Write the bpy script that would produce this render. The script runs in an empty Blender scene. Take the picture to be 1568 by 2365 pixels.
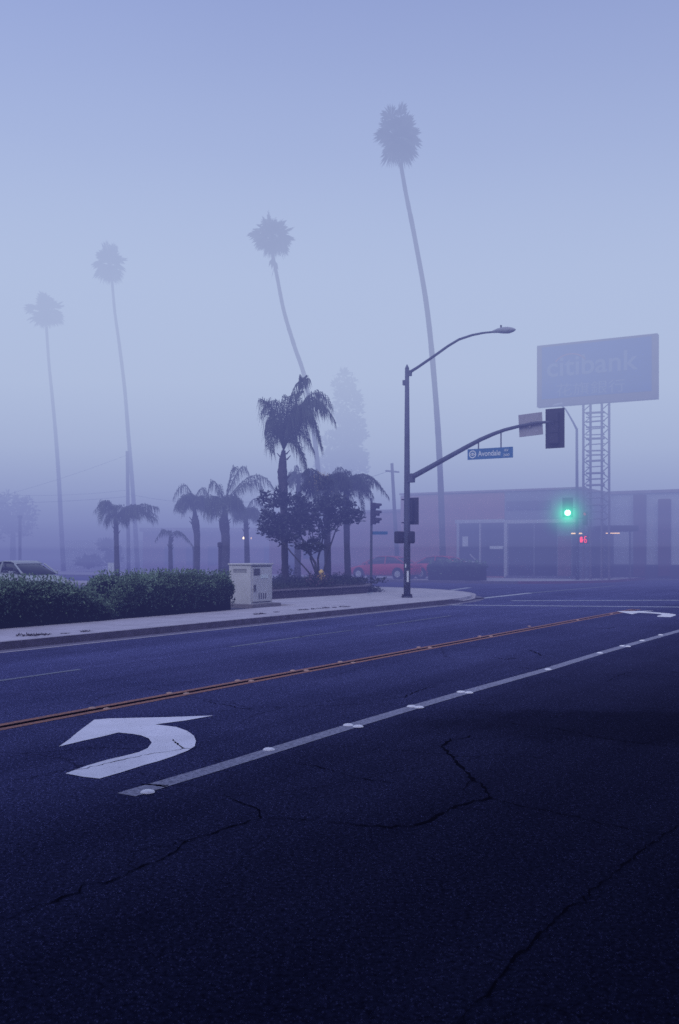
import bpy, bmesh, math, random
from mathutils import Vector, Matrix, noise as mnoise
R = math.radians
col = bpy.context.scene.collection
sc = bpy.context.scene
CAMZ, F, CX, HY = 1.75, 2250.0, 784.0, 1278.0
UX, UY = math.sin(R(31.5)), math.cos(R(31.5))          # street direction
def W(s, n, z=0.0): return Vector((s*UX - n*UY, s*UY + n*UX, z))
def S(x, y, d): return Vector(((x-CX)/F*d, d, CAMZ-(y-HY)/F*d))
def G(x, y, z=0.0):
    d = (CAMZ-z)*F/(y-HY); p = S(x, y, d); p.z = z; return p
def SN(p): return (p.x*UX + p.y*UY, -p.x*UY + p.y*UX)
def on_s(x, y, s):
    k = (x-CX)/F; d = s/(k*UX+UY); return S(x, y, d)
NEG_N = Vector((UY, -UX, 0)); U = Vector((UX, UY, 0)); UP = Vector((0, 0, 1))

# ------------------------------------------------------------------ materials
def nt(m):
    m.use_nodes = True; t = m.node_tree; t.nodes.clear(); return t
def mat(name, c, rough=.8, var=.25, scale=3.0, bump=.0, spec=.3, metal=0.0, c2=None, dscale=None):
    m = bpy.data.materials.new(name); t = nt(m); N = t.nodes; L = t.links
    out = N.new('ShaderNodeOutputMaterial'); b = N.new('ShaderNodeBsdfPrincipled')
    L.new(b.outputs[0], out.inputs[0])
    tc = N.new('ShaderNodeTexCoord'); nz = N.new('ShaderNodeTexNoise')
    nz.inputs['Scale'].default_value = scale; nz.inputs['Detail'].default_value = 8; nz.inputs['Roughness'].default_value = .65
    L.new(tc.outputs['Object'], nz.inputs['Vector'])
    r = N.new('ShaderNodeValToRGB'); r.color_ramp.elements[0].position = .3; r.color_ramp.elements[1].position = .72
    c2 = c2 or tuple(min(1, x*(1+var)) for x in c)
    r.color_ramp.elements[0].color = tuple(x*(1-var) for x in c)+(1,); r.color_ramp.elements[1].color = tuple(c2)+(1,)
    L.new(nz.outputs['Fac'], r.inputs[0]); L.new(r.outputs[0], b.inputs['Base Color'])
    b.inputs['Roughness'].default_value = rough; b.inputs['Metallic'].default_value = metal
    b.inputs['Specular IOR Level'].default_value = spec
    if bump:
        n2 = N.new('ShaderNodeTexNoise'); n2.inputs['Scale'].default_value = dscale or scale*8; n2.inputs['Detail'].default_value = 5
        L.new(tc.outputs['Object'], n2.inputs['Vector'])
        bp = N.new('ShaderNodeBump'); bp.inputs['Strength'].default_value = bump; bp.inputs['Distance'].default_value = .02
        L.new(n2.outputs['Fac'], bp.inputs['Height']); L.new(bp.outputs[0], b.inputs['Normal'])
    return m
def emat(name, c, strength):
    m = bpy.data.materials.new(name); t = nt(m); N = t.nodes; L = t.links
    out = N.new('ShaderNodeOutputMaterial'); e = N.new('ShaderNodeEmission')
    e.inputs[0].default_value = tuple(c)+(1,); e.inputs[1].default_value = strength
    L.new(e.outputs[0], out.inputs[0]); return m
def asphalt():
    m = bpy.data.materials.new('asphalt'); t = nt(m); N = t.nodes; L = t.links
    out = N.new('ShaderNodeOutputMaterial'); b = N.new('ShaderNodeBsdfPrincipled'); L.new(b.outputs[0], out.inputs[0])
    tc = N.new('ShaderNodeTexCoord')
    def noise(scale, detail=6, rough=.6):
        n = N.new('ShaderNodeTexNoise'); n.inputs['Scale'].default_value = scale; n.inputs['Detail'].default_value = detail
        n.inputs['Roughness'].default_value = rough; L.new(tc.outputs['Object'], n.inputs['Vector']); return n
    def ramp(src, p0, c0, p1, c1):
        r = N.new('ShaderNodeValToRGB'); e = r.color_ramp.elements
        e[0].position = p0; e[0].color = c0; e[1].position = p1; e[1].color = c1; L.new(src, r.inputs[0]); return r
    def mix(kind, f, a, bb):
        x = N.new('ShaderNodeMix'); x.data_type = 'RGBA'; x.blend_type = kind
        if isinstance(f, float): x.inputs[0].default_value = f
        else: L.new(f, x.inputs[0])
        L.new(a, x.inputs[6])
        if isinstance(bb, tuple): x.inputs[7].default_value = bb
        else: L.new(bb, x.inputs[7])
        return x.outputs[2]
    base = ramp(noise(.35, 7).outputs['Fac'], .3, (.0115, .0128, .031, 1), .7, (.0172, .0185, .042, 1)).outputs[0]
    fine = ramp(noise(38, 3, .7).outputs['Fac'], .33, (.35, .35, .35, 1), .68, (1.6, 1.6, 1.6, 1)).outputs[0]
    cc = mix('MULTIPLY', 1.0, base, fine)
    # aggregate stones
    v = N.new('ShaderNodeTexVoronoi'); v.inputs['Scale'].default_value = 95; L.new(tc.outputs['Object'], v.inputs['Vector'])
    sp = N.new('ShaderNodeSeparateColor'); L.new(v.outputs['Color'], sp.inputs[0])
    gt = N.new('ShaderNodeMath'); gt.operation = 'GREATER_THAN'; gt.inputs[1].default_value = .86; L.new(sp.outputs[0], gt.inputs[0])
    lt = N.new('ShaderNodeMath'); lt.operation = 'LESS_THAN'; lt.inputs[1].default_value = .36; L.new(v.outputs['Distance'], lt.inputs[0])
    mu = N.new('ShaderNodeMath'); mu.operation = 'MULTIPLY'; L.new(gt.outputs[0], mu.inputs[0]); L.new(lt.outputs[0], mu.inputs[1])
    mm = N.new('ShaderNodeMath'); mm.operation = 'MULTIPLY'; mm.inputs[1].default_value = .85; L.new(mu.outputs[0], mm.inputs[0])
    cc = mix('MIX', mm.outputs[0], cc, (.085, .088, .19, 1))
    # foreground shade painted into the colour, darkening across toward the near lane
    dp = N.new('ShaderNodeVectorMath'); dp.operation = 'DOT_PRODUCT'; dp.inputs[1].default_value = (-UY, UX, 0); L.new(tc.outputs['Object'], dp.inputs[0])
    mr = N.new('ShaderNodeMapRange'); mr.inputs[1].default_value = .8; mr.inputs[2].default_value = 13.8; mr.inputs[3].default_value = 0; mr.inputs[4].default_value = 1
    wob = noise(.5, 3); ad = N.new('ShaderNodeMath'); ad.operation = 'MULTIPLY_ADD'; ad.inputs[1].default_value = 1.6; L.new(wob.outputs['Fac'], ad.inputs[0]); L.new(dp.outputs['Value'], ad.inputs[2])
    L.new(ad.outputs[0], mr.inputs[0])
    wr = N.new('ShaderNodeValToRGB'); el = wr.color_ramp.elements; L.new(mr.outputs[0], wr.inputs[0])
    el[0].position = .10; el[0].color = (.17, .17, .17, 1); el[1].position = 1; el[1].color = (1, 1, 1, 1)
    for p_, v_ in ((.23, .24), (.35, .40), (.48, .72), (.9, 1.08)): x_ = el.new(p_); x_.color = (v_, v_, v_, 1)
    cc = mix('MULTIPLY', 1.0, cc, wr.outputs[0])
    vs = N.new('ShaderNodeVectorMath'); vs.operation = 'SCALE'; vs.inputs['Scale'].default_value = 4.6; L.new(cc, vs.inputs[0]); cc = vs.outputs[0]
    # wheel-polished bands along the lanes and a few hairline cracks
    du = N.new('ShaderNodeVectorMath'); du.operation = 'DOT_PRODUCT'; du.inputs[1].default_value = (UX*.05, UY*.05, 0); L.new(tc.outputs['Object'], du.inputs[0])
    cv = N.new('ShaderNodeCombineXYZ'); L.new(dp.outputs['Value'], cv.inputs[0]); L.new(du.outputs['Value'], cv.inputs[1])
    bn_ = N.new('ShaderNodeTexNoise'); bn_.inputs['Scale'].default_value = 1.0; bn_.inputs['Detail'].default_value = 4; bn_.inputs['Roughness'].default_value = .6; L.new(cv.outputs[0], bn_.inputs['Vector'])
    cc = mix('MULTIPLY', 1.0, cc, ramp(bn_.outputs['Fac'], .32, (.74, .74, .76, 1), .68, (1.22, 1.22, 1.2, 1)).outputs[0])
    wv = N.new('ShaderNodeVectorMath'); wv.operation = 'MULTIPLY_ADD'; wv.inputs[1].default_value = (.8, .8, 0); L.new(noise(1.3, 6, .7).outputs['Color'], wv.inputs[0]); L.new(tc.outputs['Object'], wv.inputs[2])
    vc = N.new('ShaderNodeTexVoronoi'); vc.feature = 'DISTANCE_TO_EDGE'; vc.inputs['Scale'].default_value = .42; L.new(wv.outputs[0], vc.inputs['Vector'])
    ck = ramp(vc.outputs['Distance'], .0012, (1, 1, 1, 1), .0042, (0, 0, 0, 1)); cmk = ramp(noise(.33, 2).outputs['Fac'], .43, (0, 0, 0, 1), .55, (.75, .75, .75, 1))
    ckm = mix('MULTIPLY', 1.0, ck.outputs[0], cmk.outputs[0])
    cc = mix('MIX', ckm, cc, (.002, .002, .004, 1))
    # damp dark stain around an old repair
    ps_, pn_ = SN(G(1420, 1678)); pc = W(ps_, pn_)
    sb = N.new('ShaderNodeVectorMath'); sb.operation = 'SUBTRACT'; sb.inputs[1].default_value = pc; L.new(tc.outputs['Object'], sb.inputs[0])
    wn = noise(1.1, 5); wc = N.new('ShaderNodeVectorMath'); wc.operation = 'MULTIPLY_ADD'; wc.inputs[1].default_value = (2.6, 2.6, 0); wc.inputs[2].default_value = (-1.3, -1.3, 0); L.new(wn.outputs['Color'], wc.inputs[0])
    s2 = N.new('ShaderNodeVectorMath'); s2.operation = 'ADD'; L.new(sb.outputs[0], s2.inputs[0]); L.new(wc.outputs[0], s2.inputs[1])
    s3 = N.new('ShaderNodeVectorMath'); s3.operation = 'MULTIPLY'; s3.inputs[1].default_value = (.42, 1.05, 0); L.new(s2.outputs[0], s3.inputs[0])
    s4 = N.new('ShaderNodeVectorMath'); s4.operation = 'LENGTH'; L.new(s3.outputs[0], s4.inputs[0])
    sm = N.new('ShaderNodeMapRange'); sm.interpolation_type = 'SMOOTHSTEP'; sm.inputs[1].default_value = .6; sm.inputs[2].default_value = 1.15; sm.inputs[3].default_value = .66; sm.inputs[4].default_value = 1; L.new(s4.outputs['Value'], sm.inputs[0])
    v5 = N.new('ShaderNodeVectorMath'); v5.operation = 'SCALE'; L.new(cc, v5.inputs[0]); L.new(sm.outputs[0], v5.inputs['Scale']); cc = v5.outputs[0]
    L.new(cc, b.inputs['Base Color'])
    b.inputs['Roughness'].default_value = .92; b.inputs['Specular IOR Level'].default_value = .0
    bp = N.new('ShaderNodeBump'); bp.inputs['Strength'].default_value = .5; bp.inputs['Distance'].default_value = .012
    L.new(noise(70, 3, .8).outputs['Fac'], bp.inputs['Height']); L.new(bp.outputs[0], b.inputs['Normal'])
    return m
def concrete(name, c, joint=1.6):
    m = mat(name, c, .9, .16, 1.3, bump=.25, dscale=60); t = m.node_tree; N = t.nodes; L = t.links
    b = next(n for n in N if n.type == 'BSDF_PRINCIPLED'); src = b.inputs['Base Color'].links[0].from_socket
    tc = next(n for n in N if n.type == 'TEX_COORD')
    dp = N.new('ShaderNodeVectorMath'); dp.operation = 'DOT_PRODUCT'; dp.inputs[1].default_value = (UX/joint, UY/joint, 0); L.new(tc.outputs['Object'], dp.inputs[0])
    fr = N.new('ShaderNodeMath'); fr.operation = 'FRACT'; L.new(dp.outputs['Value'], fr.inputs[0])
    lt = N.new('ShaderNodeMath'); lt.operation = 'LESS_THAN'; lt.inputs[1].default_value = .014; L.new(fr.outputs[0], lt.inputs[0])
    fac = N.new('ShaderNodeMath'); fac.operation = 'MULTIPLY'; fac.inputs[1].default_value = .6; L.new(lt.outputs[0], fac.inputs[0])
    x = N.new('ShaderNodeMix'); x.data_type = 'RGBA'; L.new(fac.outputs[0], x.inputs[0]); L.new(src, x.inputs[6]); x.inputs[7].default_value = (.08, .07, .09, 1)
    L.new(x.outputs[2], b.inputs['Base Color']); return m
def worn_paint(name, c, under=(.03, .03, .07), lo=.36, hi=.5):
    m = mat(name, c, .75, .12, 2.0); t = m.node_tree; N = t.nodes; L = t.links
    b = next(n for n in N if n.type == 'BSDF_PRINCIPLED'); src = b.inputs['Base Color'].links[0].from_socket
    tc = next(n for n in N if n.type == 'TEX_COORD')
    n2 = N.new('ShaderNodeTexNoise'); n2.inputs['Scale'].default_value = 26; n2.inputs['Detail'].default_value = 9; n2.inputs['Roughness'].default_value = .75
    L.new(tc.outputs['Object'], n2.inputs['Vector'])
    r = N.new('ShaderNodeValToRGB'); r.color_ramp.elements[0].position = lo; r.color_ramp.elements[1].position = hi; L.new(n2.outputs['Fac'], r.inputs[0])
    x = N.new('ShaderNodeMix'); x.data_type = 'RGBA'; L.new(r.outputs[0], x.inputs[0]); x.inputs[6].default_value = under+(1,); L.new(src, x.inputs[7])
    L.new(x.outputs[2], b.inputs['Base Color']); return m

M = dict(
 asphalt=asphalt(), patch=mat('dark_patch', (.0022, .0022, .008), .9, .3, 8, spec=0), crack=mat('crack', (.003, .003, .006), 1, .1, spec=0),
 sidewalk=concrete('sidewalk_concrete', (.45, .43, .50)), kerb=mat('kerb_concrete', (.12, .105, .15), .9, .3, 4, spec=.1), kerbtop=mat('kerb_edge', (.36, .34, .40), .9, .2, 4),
 gutter=mat('gutter_concrete', (.15, .14, .20), .9, .3, 5), lot=mat('lot_asphalt', (.075, .075, .11), .9, .25, .5), ground=mat('ground', (.05, .05, .07), .95, .2, .1),
 redkerb=mat('red_kerb_paint', (.14, .04, .08), .8, .3, 3),
 white=worn_paint('white_road_paint', (.80, .80, .84), lo=.30, hi=.42), grey=worn_paint('worn_white_paint', (.31, .315, .40), lo=.3, hi=.56), faint=worn_paint('faint_white_paint', (.22, .25, .33), lo=.36, hi=.6), xing=worn_paint('crossing_paint', (.50, .53, .62), lo=.33, hi=.52),
 yellow=worn_paint('yellow_road_paint', (.42, .18, .10), under=(.05, .04, .08), lo=.34, hi=.60), dot=mat('ceramic_white', (.9, .9, .9), .35, .06, 9, spec=.5), ydot=mat('ceramic_yellow', (.45, .28, .22), .4, .1, 9),
 trunk=mat('palm_trunk', (.085, .075, .085), .95, .35, 6, bump=.6), trunk2=mat('queen_trunk', (.045, .04, .05), .95, .4, 8, bump=.6),
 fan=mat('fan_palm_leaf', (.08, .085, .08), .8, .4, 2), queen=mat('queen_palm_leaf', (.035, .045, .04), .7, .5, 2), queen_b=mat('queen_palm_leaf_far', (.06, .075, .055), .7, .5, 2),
 leaf=mat('broad_leaf', (.022, .03, .03), .6, .6, 3), bark=mat('bark', (.05, .045, .05), .95, .4, 9, bump=.5), far=mat('far_foliage', (.06, .06, .05), .9, .4, 1),
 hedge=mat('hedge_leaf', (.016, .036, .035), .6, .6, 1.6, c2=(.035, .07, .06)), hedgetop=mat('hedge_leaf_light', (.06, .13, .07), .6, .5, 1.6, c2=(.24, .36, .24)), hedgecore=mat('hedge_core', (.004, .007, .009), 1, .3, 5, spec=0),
 soil=mat('soil', (.04, .03, .035), 1, .3, 5), planter=mat('planter_stone', (.06, .05, .065), .95, .35, 3, bump=.4), ptop=mat('planter_coping', (.17, .15, .18), .9, .3, 3),
 pole=mat('galvanised_pole', (.055, .06, .10), .6, .25, 3, spec=.4), dark=mat('signal_black', (.022, .018, .035), .7, .25, 4), alu=mat('bare_aluminium', (.30, .28, .32), .6, .12, 4, metal=.2), lampm=mat('lamp_housing', (.27, .28, .33), .6, .15, 6),
 blue=mat('sign_blue', (.03, .13, .30), .5, .12, 4), signw=mat('sign_white', (.62, .66, .72), .5, .05, 4), sticker=mat('sticker', (.6, .62, .68), .6, .2, 20),
 cab=mat('cabinet_paint', (.50, .50, .53), .55, .10, 2.2, bump=.05), cabd=mat('cabinet_seam', (.10, .10, .14), .7, .2, 5), cabp=mat('cabinet_placard', (.60, .66, .68), .6, .1, 12), conc=mat('pad_concrete', (.22, .2, .23), .9, .2, 4),
 pink=mat('salmon_stucco', (.34, .15, .15), .95, .12, .7, bump=.2), pink2=mat('salmon_stucco_dim', (.27, .13, .15), .95, .12, .7), grey_st=mat('grey_stucco', (.20, .21, .27), .95, .1, .7), glass=mat('shop_glass', (.015, .018, .03), .12, .3, .5, spec=.5), mull=mat('pale_mullion', (.42, .42, .46), .6, .1, 3), fascia=mat('shop_fascia', (.11, .11, .16), .8, .15, 2),
 poster=mat('window_poster', (.6, .62, .66), .7, .1, 4), orange=mat('poster_salmon', (.15, .08, .10), .7, .3, 2), roof=mat('roof_felt', (.26, .20, .24), .95, .2, 2),
 pale=mat('pale_stucco', (.50, .52, .60), .95, .1, .6), pil=mat('brown_pilaster', (.075, .01, .015), .9, .2, 2), dk=mat('dark_cladding', (.03, .025, .04), .8, .25, 2),
 bbface=mat('billboard_blue', (.001, .055, .23), .6, .12, .6), bbframe=mat('billboard_frame', (.10, .085, .12), .8, .2, 2), bbtxt=mat('billboard_white', (.10, .145, .27), .6, .05, 2), bbpost=mat('billboard_post', (.14, .12, .17), .8, .2, 2), bbred=mat('billboard_red', (.20, .08, .14), .6, .1, 2),
 hyd=mat('hydrant_yellow', (.62, .42, .12), .6, .2, 8), wood=mat('utility_wood', (.07, .06, .065), .95, .3, 5), wire=mat('wire', (.02, .02, .02), .8, .1),
 red=mat('car_red', (.52, .025, .04), .3, .08, 2, spec=.5), silver=mat('car_silver', (.30, .33, .38), .3, .06, 2, spec=.5), darkcar=mat('car_maroon', (.05, .03, .05), .3, .1, 2, spec=.5), cglass=mat('car_glass', (.012, .014, .02), .1, .1, spec=.6), tyre=mat('tyre', (.012, .012, .014), .9, .2), rim=mat('rim', (.45, .46, .5), .4, .1, spec=.5), chl=mat('headlight_glass', (.5, .5, .52), .2, .05, spec=.6), ctl=mat('tail_light', (.3, .01, .01), .3, .05),
 flower=mat('palm_flower', (.42, .34, .16), .9, .3, 5), boug=mat('flower_mauve', (.16, .09, .14), .9, .4, 6), weed=mat('weed', (.06, .05, .06), .95, .3, 6), paper=mat('litter_paper', (.6, .65, .7), .8, .1),
 green_on=emat('green_light', (.42, 1.0, .80), 9.0), red_on=emat('red_light', (1.0, .035, .07), 2.6), red_dim=emat('red_light_dim', (1.0, .08, .15), .35), lens=mat('dark_lens', (.02, .02, .02), .3, .1), warm=emat('warm_lamp', (1.0, .62, .40), 2.2), warm2=emat('warm_lamp_bright', (1.0, .72, .50), 16), warm3=emat('warm_lamp_small', (1.0, .6, .4), 3.5), red_dot=emat('tail_dot', (1, .35, .3), .6))

# ------------------------------------------------------------------ mesh builder
ORG = {}
class MB:
    def __init__(s): s.v = []; s.f = []; s.m = []
    def add(s, vs, fs, mi=0):
        o = len(s.v); s.v.extend(Vector(v) for v in vs); s.f.extend(tuple(i+o for i in f) for f in fs); s.m.extend([mi]*len(fs)); return s
    def obox(s, c, ax, ay, az, mi=0):                   # half-axis vectors
        c = Vector(c); vs = [c+sx*ax+sy*ay+sz*az for sx in (-1, 1) for sy in (-1, 1) for sz in (-1, 1)]
        return s.add(vs, [(0, 1, 3, 2), (4, 6, 7, 5), (0, 4, 5, 1), (2, 3, 7, 6), (0, 2, 6, 4), (1, 5, 7, 3)], mi)
    def box(s, x0, x1, y0, y1, z0, z1, mi=0):
        return s.obox(((x0+x1)/2, (y0+y1)/2, (z0+z1)/2), Vector(((x1-x0)/2, 0, 0)), Vector((0, (y1-y0)/2, 0)), Vector((0, 0, (z1-z0)/2)), mi)
    def ubox(s, s0, s1, n0, n1, z0, z1, mi=0):          # street-aligned box
        c = W((s0+s1)/2, (n0+n1)/2, (z0+z1)/2)
        return s.obox(c, U*((s1-s0)/2), -NEG_N*((n1-n0)/2), UP*((z1-z0)/2), mi)
    def tube(s, pts, rads, k=8, mi=0, cap=True):
        pts = [Vector(p) for p in pts]
        if not isinstance(rads, (list, tuple)): rads = [rads]*len(pts)
        o = len(s.v); prev = None
        for i, p in enumerate(pts):
            d = (pts[min(i+1, len(pts)-1)]-pts[max(i-1, 0)]).normalized()
            if prev is None:
                a = d.cross(Vector((0, 0, 1)) if abs(d.z) < .9 else Vector((1, 0, 0))).normalized()
            else: a = (prev-d*prev.dot(d)).normalized()
            prev = a; b = d.cross(a)
            for j in range(k):
                t = 2*math.pi*j/k; s.v.append(p+(a*math.cos(t)+b*math.sin(t))*rads[i])
        n = 0
        for i in range(len(pts)-1):
            for j in range(k):
                s.f.append((o+i*k+j, o+i*k+(j+1) % k, o+(i+1)*k+(j+1) % k, o+(i+1)*k+j)); n += 1
        if cap:
            s.f.append(tuple(o+j for j in range(k))[::-1]); s.f.append(tuple(o+(len(pts)-1)*k+j for j in range(k))); n += 2
        s.m.extend([mi]*n); return s
    def prism(s, poly, z0, z1, mtop=0, mside=0):
        o = len(s.v); k = len(poly)
        for z in (z0, z1):
            for p in poly: s.v.append(Vector((p[0], p[1], z)))
        s.f.append(tuple(o+k+i for i in range(k))); s.m.append(mtop)
        for i in range(k):
            j = (i+1) % k; s.f.append((o+i, o+j, o+k+j, o+k+i)); s.m.append(mside)
        return s
    def sheet(s, pts, mi=0):
        o = len(s.v); s.v.extend(Vector(p) for p in pts); s.f.append(tuple(range(o, o+len(pts)))); s.m.append(mi); return s
    def ribbon(s, pts, w, mi=0):
        pts = [Vector(p) for p in pts]; o = len(s.v)
        for i, p in enumerate(pts):
            d = (pts[min(i+1, len(pts)-1)]-pts[max(i-1, 0)]); a = Vector((-d.y, d.x, 0)).normalized()
            ww = w(i/(len(pts)-1)) if callable(w) else w
            s.v.append(p+a*ww/2); s.v.append(p-a*ww/2)
        for i in range(len(pts)-1): s.f.append((o+2*i, o+2*i+1, o+2*i+3, o+2*i+2)); s.m.append(mi)
        return s
    def build(s, name, mats, parent=None, smooth=False, bevel=0):
        me = bpy.data.meshes.new(name); org = ORG.get(parent.name, Vector()) if parent else Vector()
        me.from_pydata([v-org for v in s.v], [], s.f)
        if not isinstance(mats, (list, tuple)): mats = [mats]
        for m in mats: me.materials.append(M[m] if isinstance(m, str) else m)
        me.polygons.foreach_set('material_index', s.m)
        if smooth: me.polygons.foreach_set('use_smooth', [True]*len(me.polygons))
        bm = bmesh.new(); bm.from_mesh(me); bmesh.ops.recalc_face_normals(bm, faces=bm.faces); bm.to_mesh(me); bm.free()
        me.update()
        o = bpy.data.objects.new(name, me); col.objects.link(o)
        if parent: o.parent = parent
        ORG[o.name] = org
        if bevel:
            b = o.modifiers.new('bevel', 'BEVEL'); b.width = bevel; b.segments = 2; b.limit_method = 'ANGLE'
        return o
def tag(o, label=None, cat=None, group=None, kind=None):
    if label: o['label'] = label
    if cat: o['category'] = cat
    if group: o['group'] = group
    if kind: o['kind'] = kind
    return o
def thing(name, label, cat, loc=(0, 0, 0), group=None, rz=0):
    o = bpy.data.objects.new(name, None); col.objects.link(o); o.empty_display_size = .2
    o.location = loc; o.rotation_euler = (0, 0, rz); ORG[o.name] = Vector(loc)
    return tag(o, label, cat, group)
def local_thing(*a, **k):                               # parts are modelled in the thing's own coordinates
    o = thing(*a, **k); ORG[o.name] = Vector(); return o
def struct(o): return tag(o, kind='structure')
def dup(root, loc, rz=0, label=None):
    r = root.copy(); col.objects.link(r); r.location = loc; r.rotation_euler = (0, 0, rz)
    if label: r['label'] = label
    for ch in list(root.children):
        c = ch.copy(); col.objects.link(c); c.parent = r
        for g in list(ch.children):
            d = g.copy(); col.objects.link(d); d.parent = c
    return r
def text_mb(txt, origin, xdir, height, width=None, bold=.0, depth_dir=None, mb=None, mi=0):
    cu = bpy.data.curves.new('t', 'FONT'); cu.body = txt; cu.size = 1.0; cu.offset = bold
    ob = bpy.data.objects.new('t', cu); col.objects.link(ob); bpy.context.view_layer.update()
    dg = bpy.context.evaluated_depsgraph_get(); me = bpy.data.meshes.new_from_object(ob.evaluated_get(dg))
    mb = mb or MB()
    if len(me.vertices):
        xs = [v.co.x for v in me.vertices]; ys = [v.co.y for v in me.vertices]
        x0, x1, y0, y1 = min(xs), max(xs), min(ys), max(ys); ky = height/(y1-y0); kx = width/(x1-x0) if width else ky
        mb.add([Vector(origin)+Vector(xdir)*((v.co.x-x0)*kx)+UP*((v.co.y-y0)*ky) for v in me.vertices], [tuple(p.vertices) for p in me.polygons], mi)
    bpy.data.objects.remove(ob); bpy.data.curves.remove(cu); bpy.data.meshes.remove(me)
    return mb

# ------------------------------------------------------------------ ground
struct(MB().sheet([(-700, -300, -.03), (700, -300, -.03), (700, 1100, -.03), (-700, 1100, -.03)]).build('ground', 'ground'))
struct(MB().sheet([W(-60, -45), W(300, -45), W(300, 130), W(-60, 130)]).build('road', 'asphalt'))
def arc(cs, cn, r, a0, a1, k=14): return [(cs+r*math.sin(R(a0+(a1-a0)*i/k)), cn-r*math.cos(R(a0+(a1-a0)*i/k))) for i in range(k+1)]
near_edge = [(-40, 14.4), (0, 14.4), (20, 14.4)]+arc(31, 24.4, 10, 0, 90)+[(41, 110)]
def P2(l): return [W(s, n).to_2d() for s, n in l]
def inset(edge, w):
    out = []
    for i, p in enumerate(edge):
        a = edge[max(i-1, 0)]; b = edge[min(i+1, len(edge)-1)]; d = Vector((b[0]-a[0], b[1]-a[1])).normalized(); nn = Vector((-d.y, d.x))
        out.append((p[0]+nn.x*w, p[1]+nn.y*w))
    return out
def strip(outer, inner): return P2(outer+inner[::-1])
e1 = inset(near_edge, .16)
near_edge_low = near_edge
kb = MB()
for i in range(len(near_edge)-1):
    a, b, c, d = near_edge[i], near_edge[i+1], e1[i+1], e1[i]
    ramp = [.15 if not (31.2 < near_edge[j][0] < 34.5 and near_edge[j][1] < 16.0) else .05 for j in (i, i+1)]
    A, B, C, D = W(*a, 0), W(*b, 0), W(*c, ramp[1]), W(*d, ramp[0]); A2, B2 = W(*a, ramp[0]), W(*b, ramp[1])
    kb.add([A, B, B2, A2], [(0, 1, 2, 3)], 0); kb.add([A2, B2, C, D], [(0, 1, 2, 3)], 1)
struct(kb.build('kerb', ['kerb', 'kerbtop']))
far_edge = [(52, 130), (52, 24.5)]+[(60-8*math.cos(R(90*i/12)), 24.5-8*math.sin(R(90*i/12))) for i in range(13)]+[(75, 16.5), (260, 16.5)]
fe = far_edge[::-1]; f1 = inset(fe, .16)
# gutters
g = MB(); g0 = inset(near_edge, -.32)
for i in range(len(near_edge)-1): g.sheet([W(*g0[i], .004), W(*g0[i+1], .004), W(*near_edge[i+1], .004), W(*near_edge[i], .004)])
struct(g.build('gutter', 'gutter'))
g = MB(); g1 = inset(near_edge, -.42)
for i in range(3): g.sheet([W(*g1[i], .005), W(*g1[i+1], .005), W(*g0[i+1], .005), W(*g0[i], .005)])
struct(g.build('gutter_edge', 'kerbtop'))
inner = [(-40, 17.0), (25.2, 17.0), (25.2, 19.0), (27, 25), (38, 27), (38, 110)]
struct(MB().prism(P2(e1+inner[::-1]), .0, .148).build('sidewalk', 'sidewalk'))
struct(MB().prism(P2([(-40, 17.0), (25.2, 17.0), (25.2, 19.0), (27, 25), (38, 27), (38, 110), (-40, 110)]), .0, .02).build('parking_lot', 'lot'))
kb = MB(); q = f1
pts = far_edge; ins = [(p[0]+(.16 if i < 3 else .1), p[1]+(0 if i < 3 else .12)) for i, p in enumerate(pts)]
for i in range(len(pts)-1):
    red = 1 if i >= 6 else 0
    kb.add([W(*pts[i], 0), W(*pts[i+1], 0), W(*pts[i+1], .15), W(*pts[i], .15)], [(0, 1, 2, 3)], red)
    kb.add([W(*pts[i], .15), W(*pts[i+1], .15), W(*ins[i+1], .15), W(*ins[i], .15)], [(0, 1, 2, 3)], red)
struct(kb.build('far_kerb', ['kerb', 'redkerb']))
struct(MB().prism(P2(ins+[(260, 130)]), .0, .148).build('far_sidewalk', 'sidewalk'))

# ------------------------------------------------------------------ road markings
random.seed(4)
def lane(name, n0, s0, s1, w, m, z=.004, n1=None):
    n1 = n0 if n1 is None else n1
    pts = []; k = max(2, int(abs(s1-s0)/1.5))
    for i in range(k+1):
        t = i/k; pts.append(W(s0+(s1-s0)*t, n0+(n1-n0)*t, z))
    return struct(MB().ribbon(pts, w).build(name, m))
def gseg(name, a, b, w, m, z=.004): return struct(MB().ribbon([G(*a, z=z), G((a[0]+b[0])/2, (a[1]+b[1])/2, z), G(*b, z=z)], w).build(name, m))
ya, yb = SN(G(0, 1680)), SN(G(1470, 1407))
for off in (-.10, .10): lane('yellow_centre_line', ya[1]+off, ya[0]-6, yb[0], .10, 'yellow', n1=yb[1]+off)
lane('dark_seam', ya[1], ya[0]-6, yb[0], .07, 'crack', z=.003, n1=yb[1])
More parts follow.
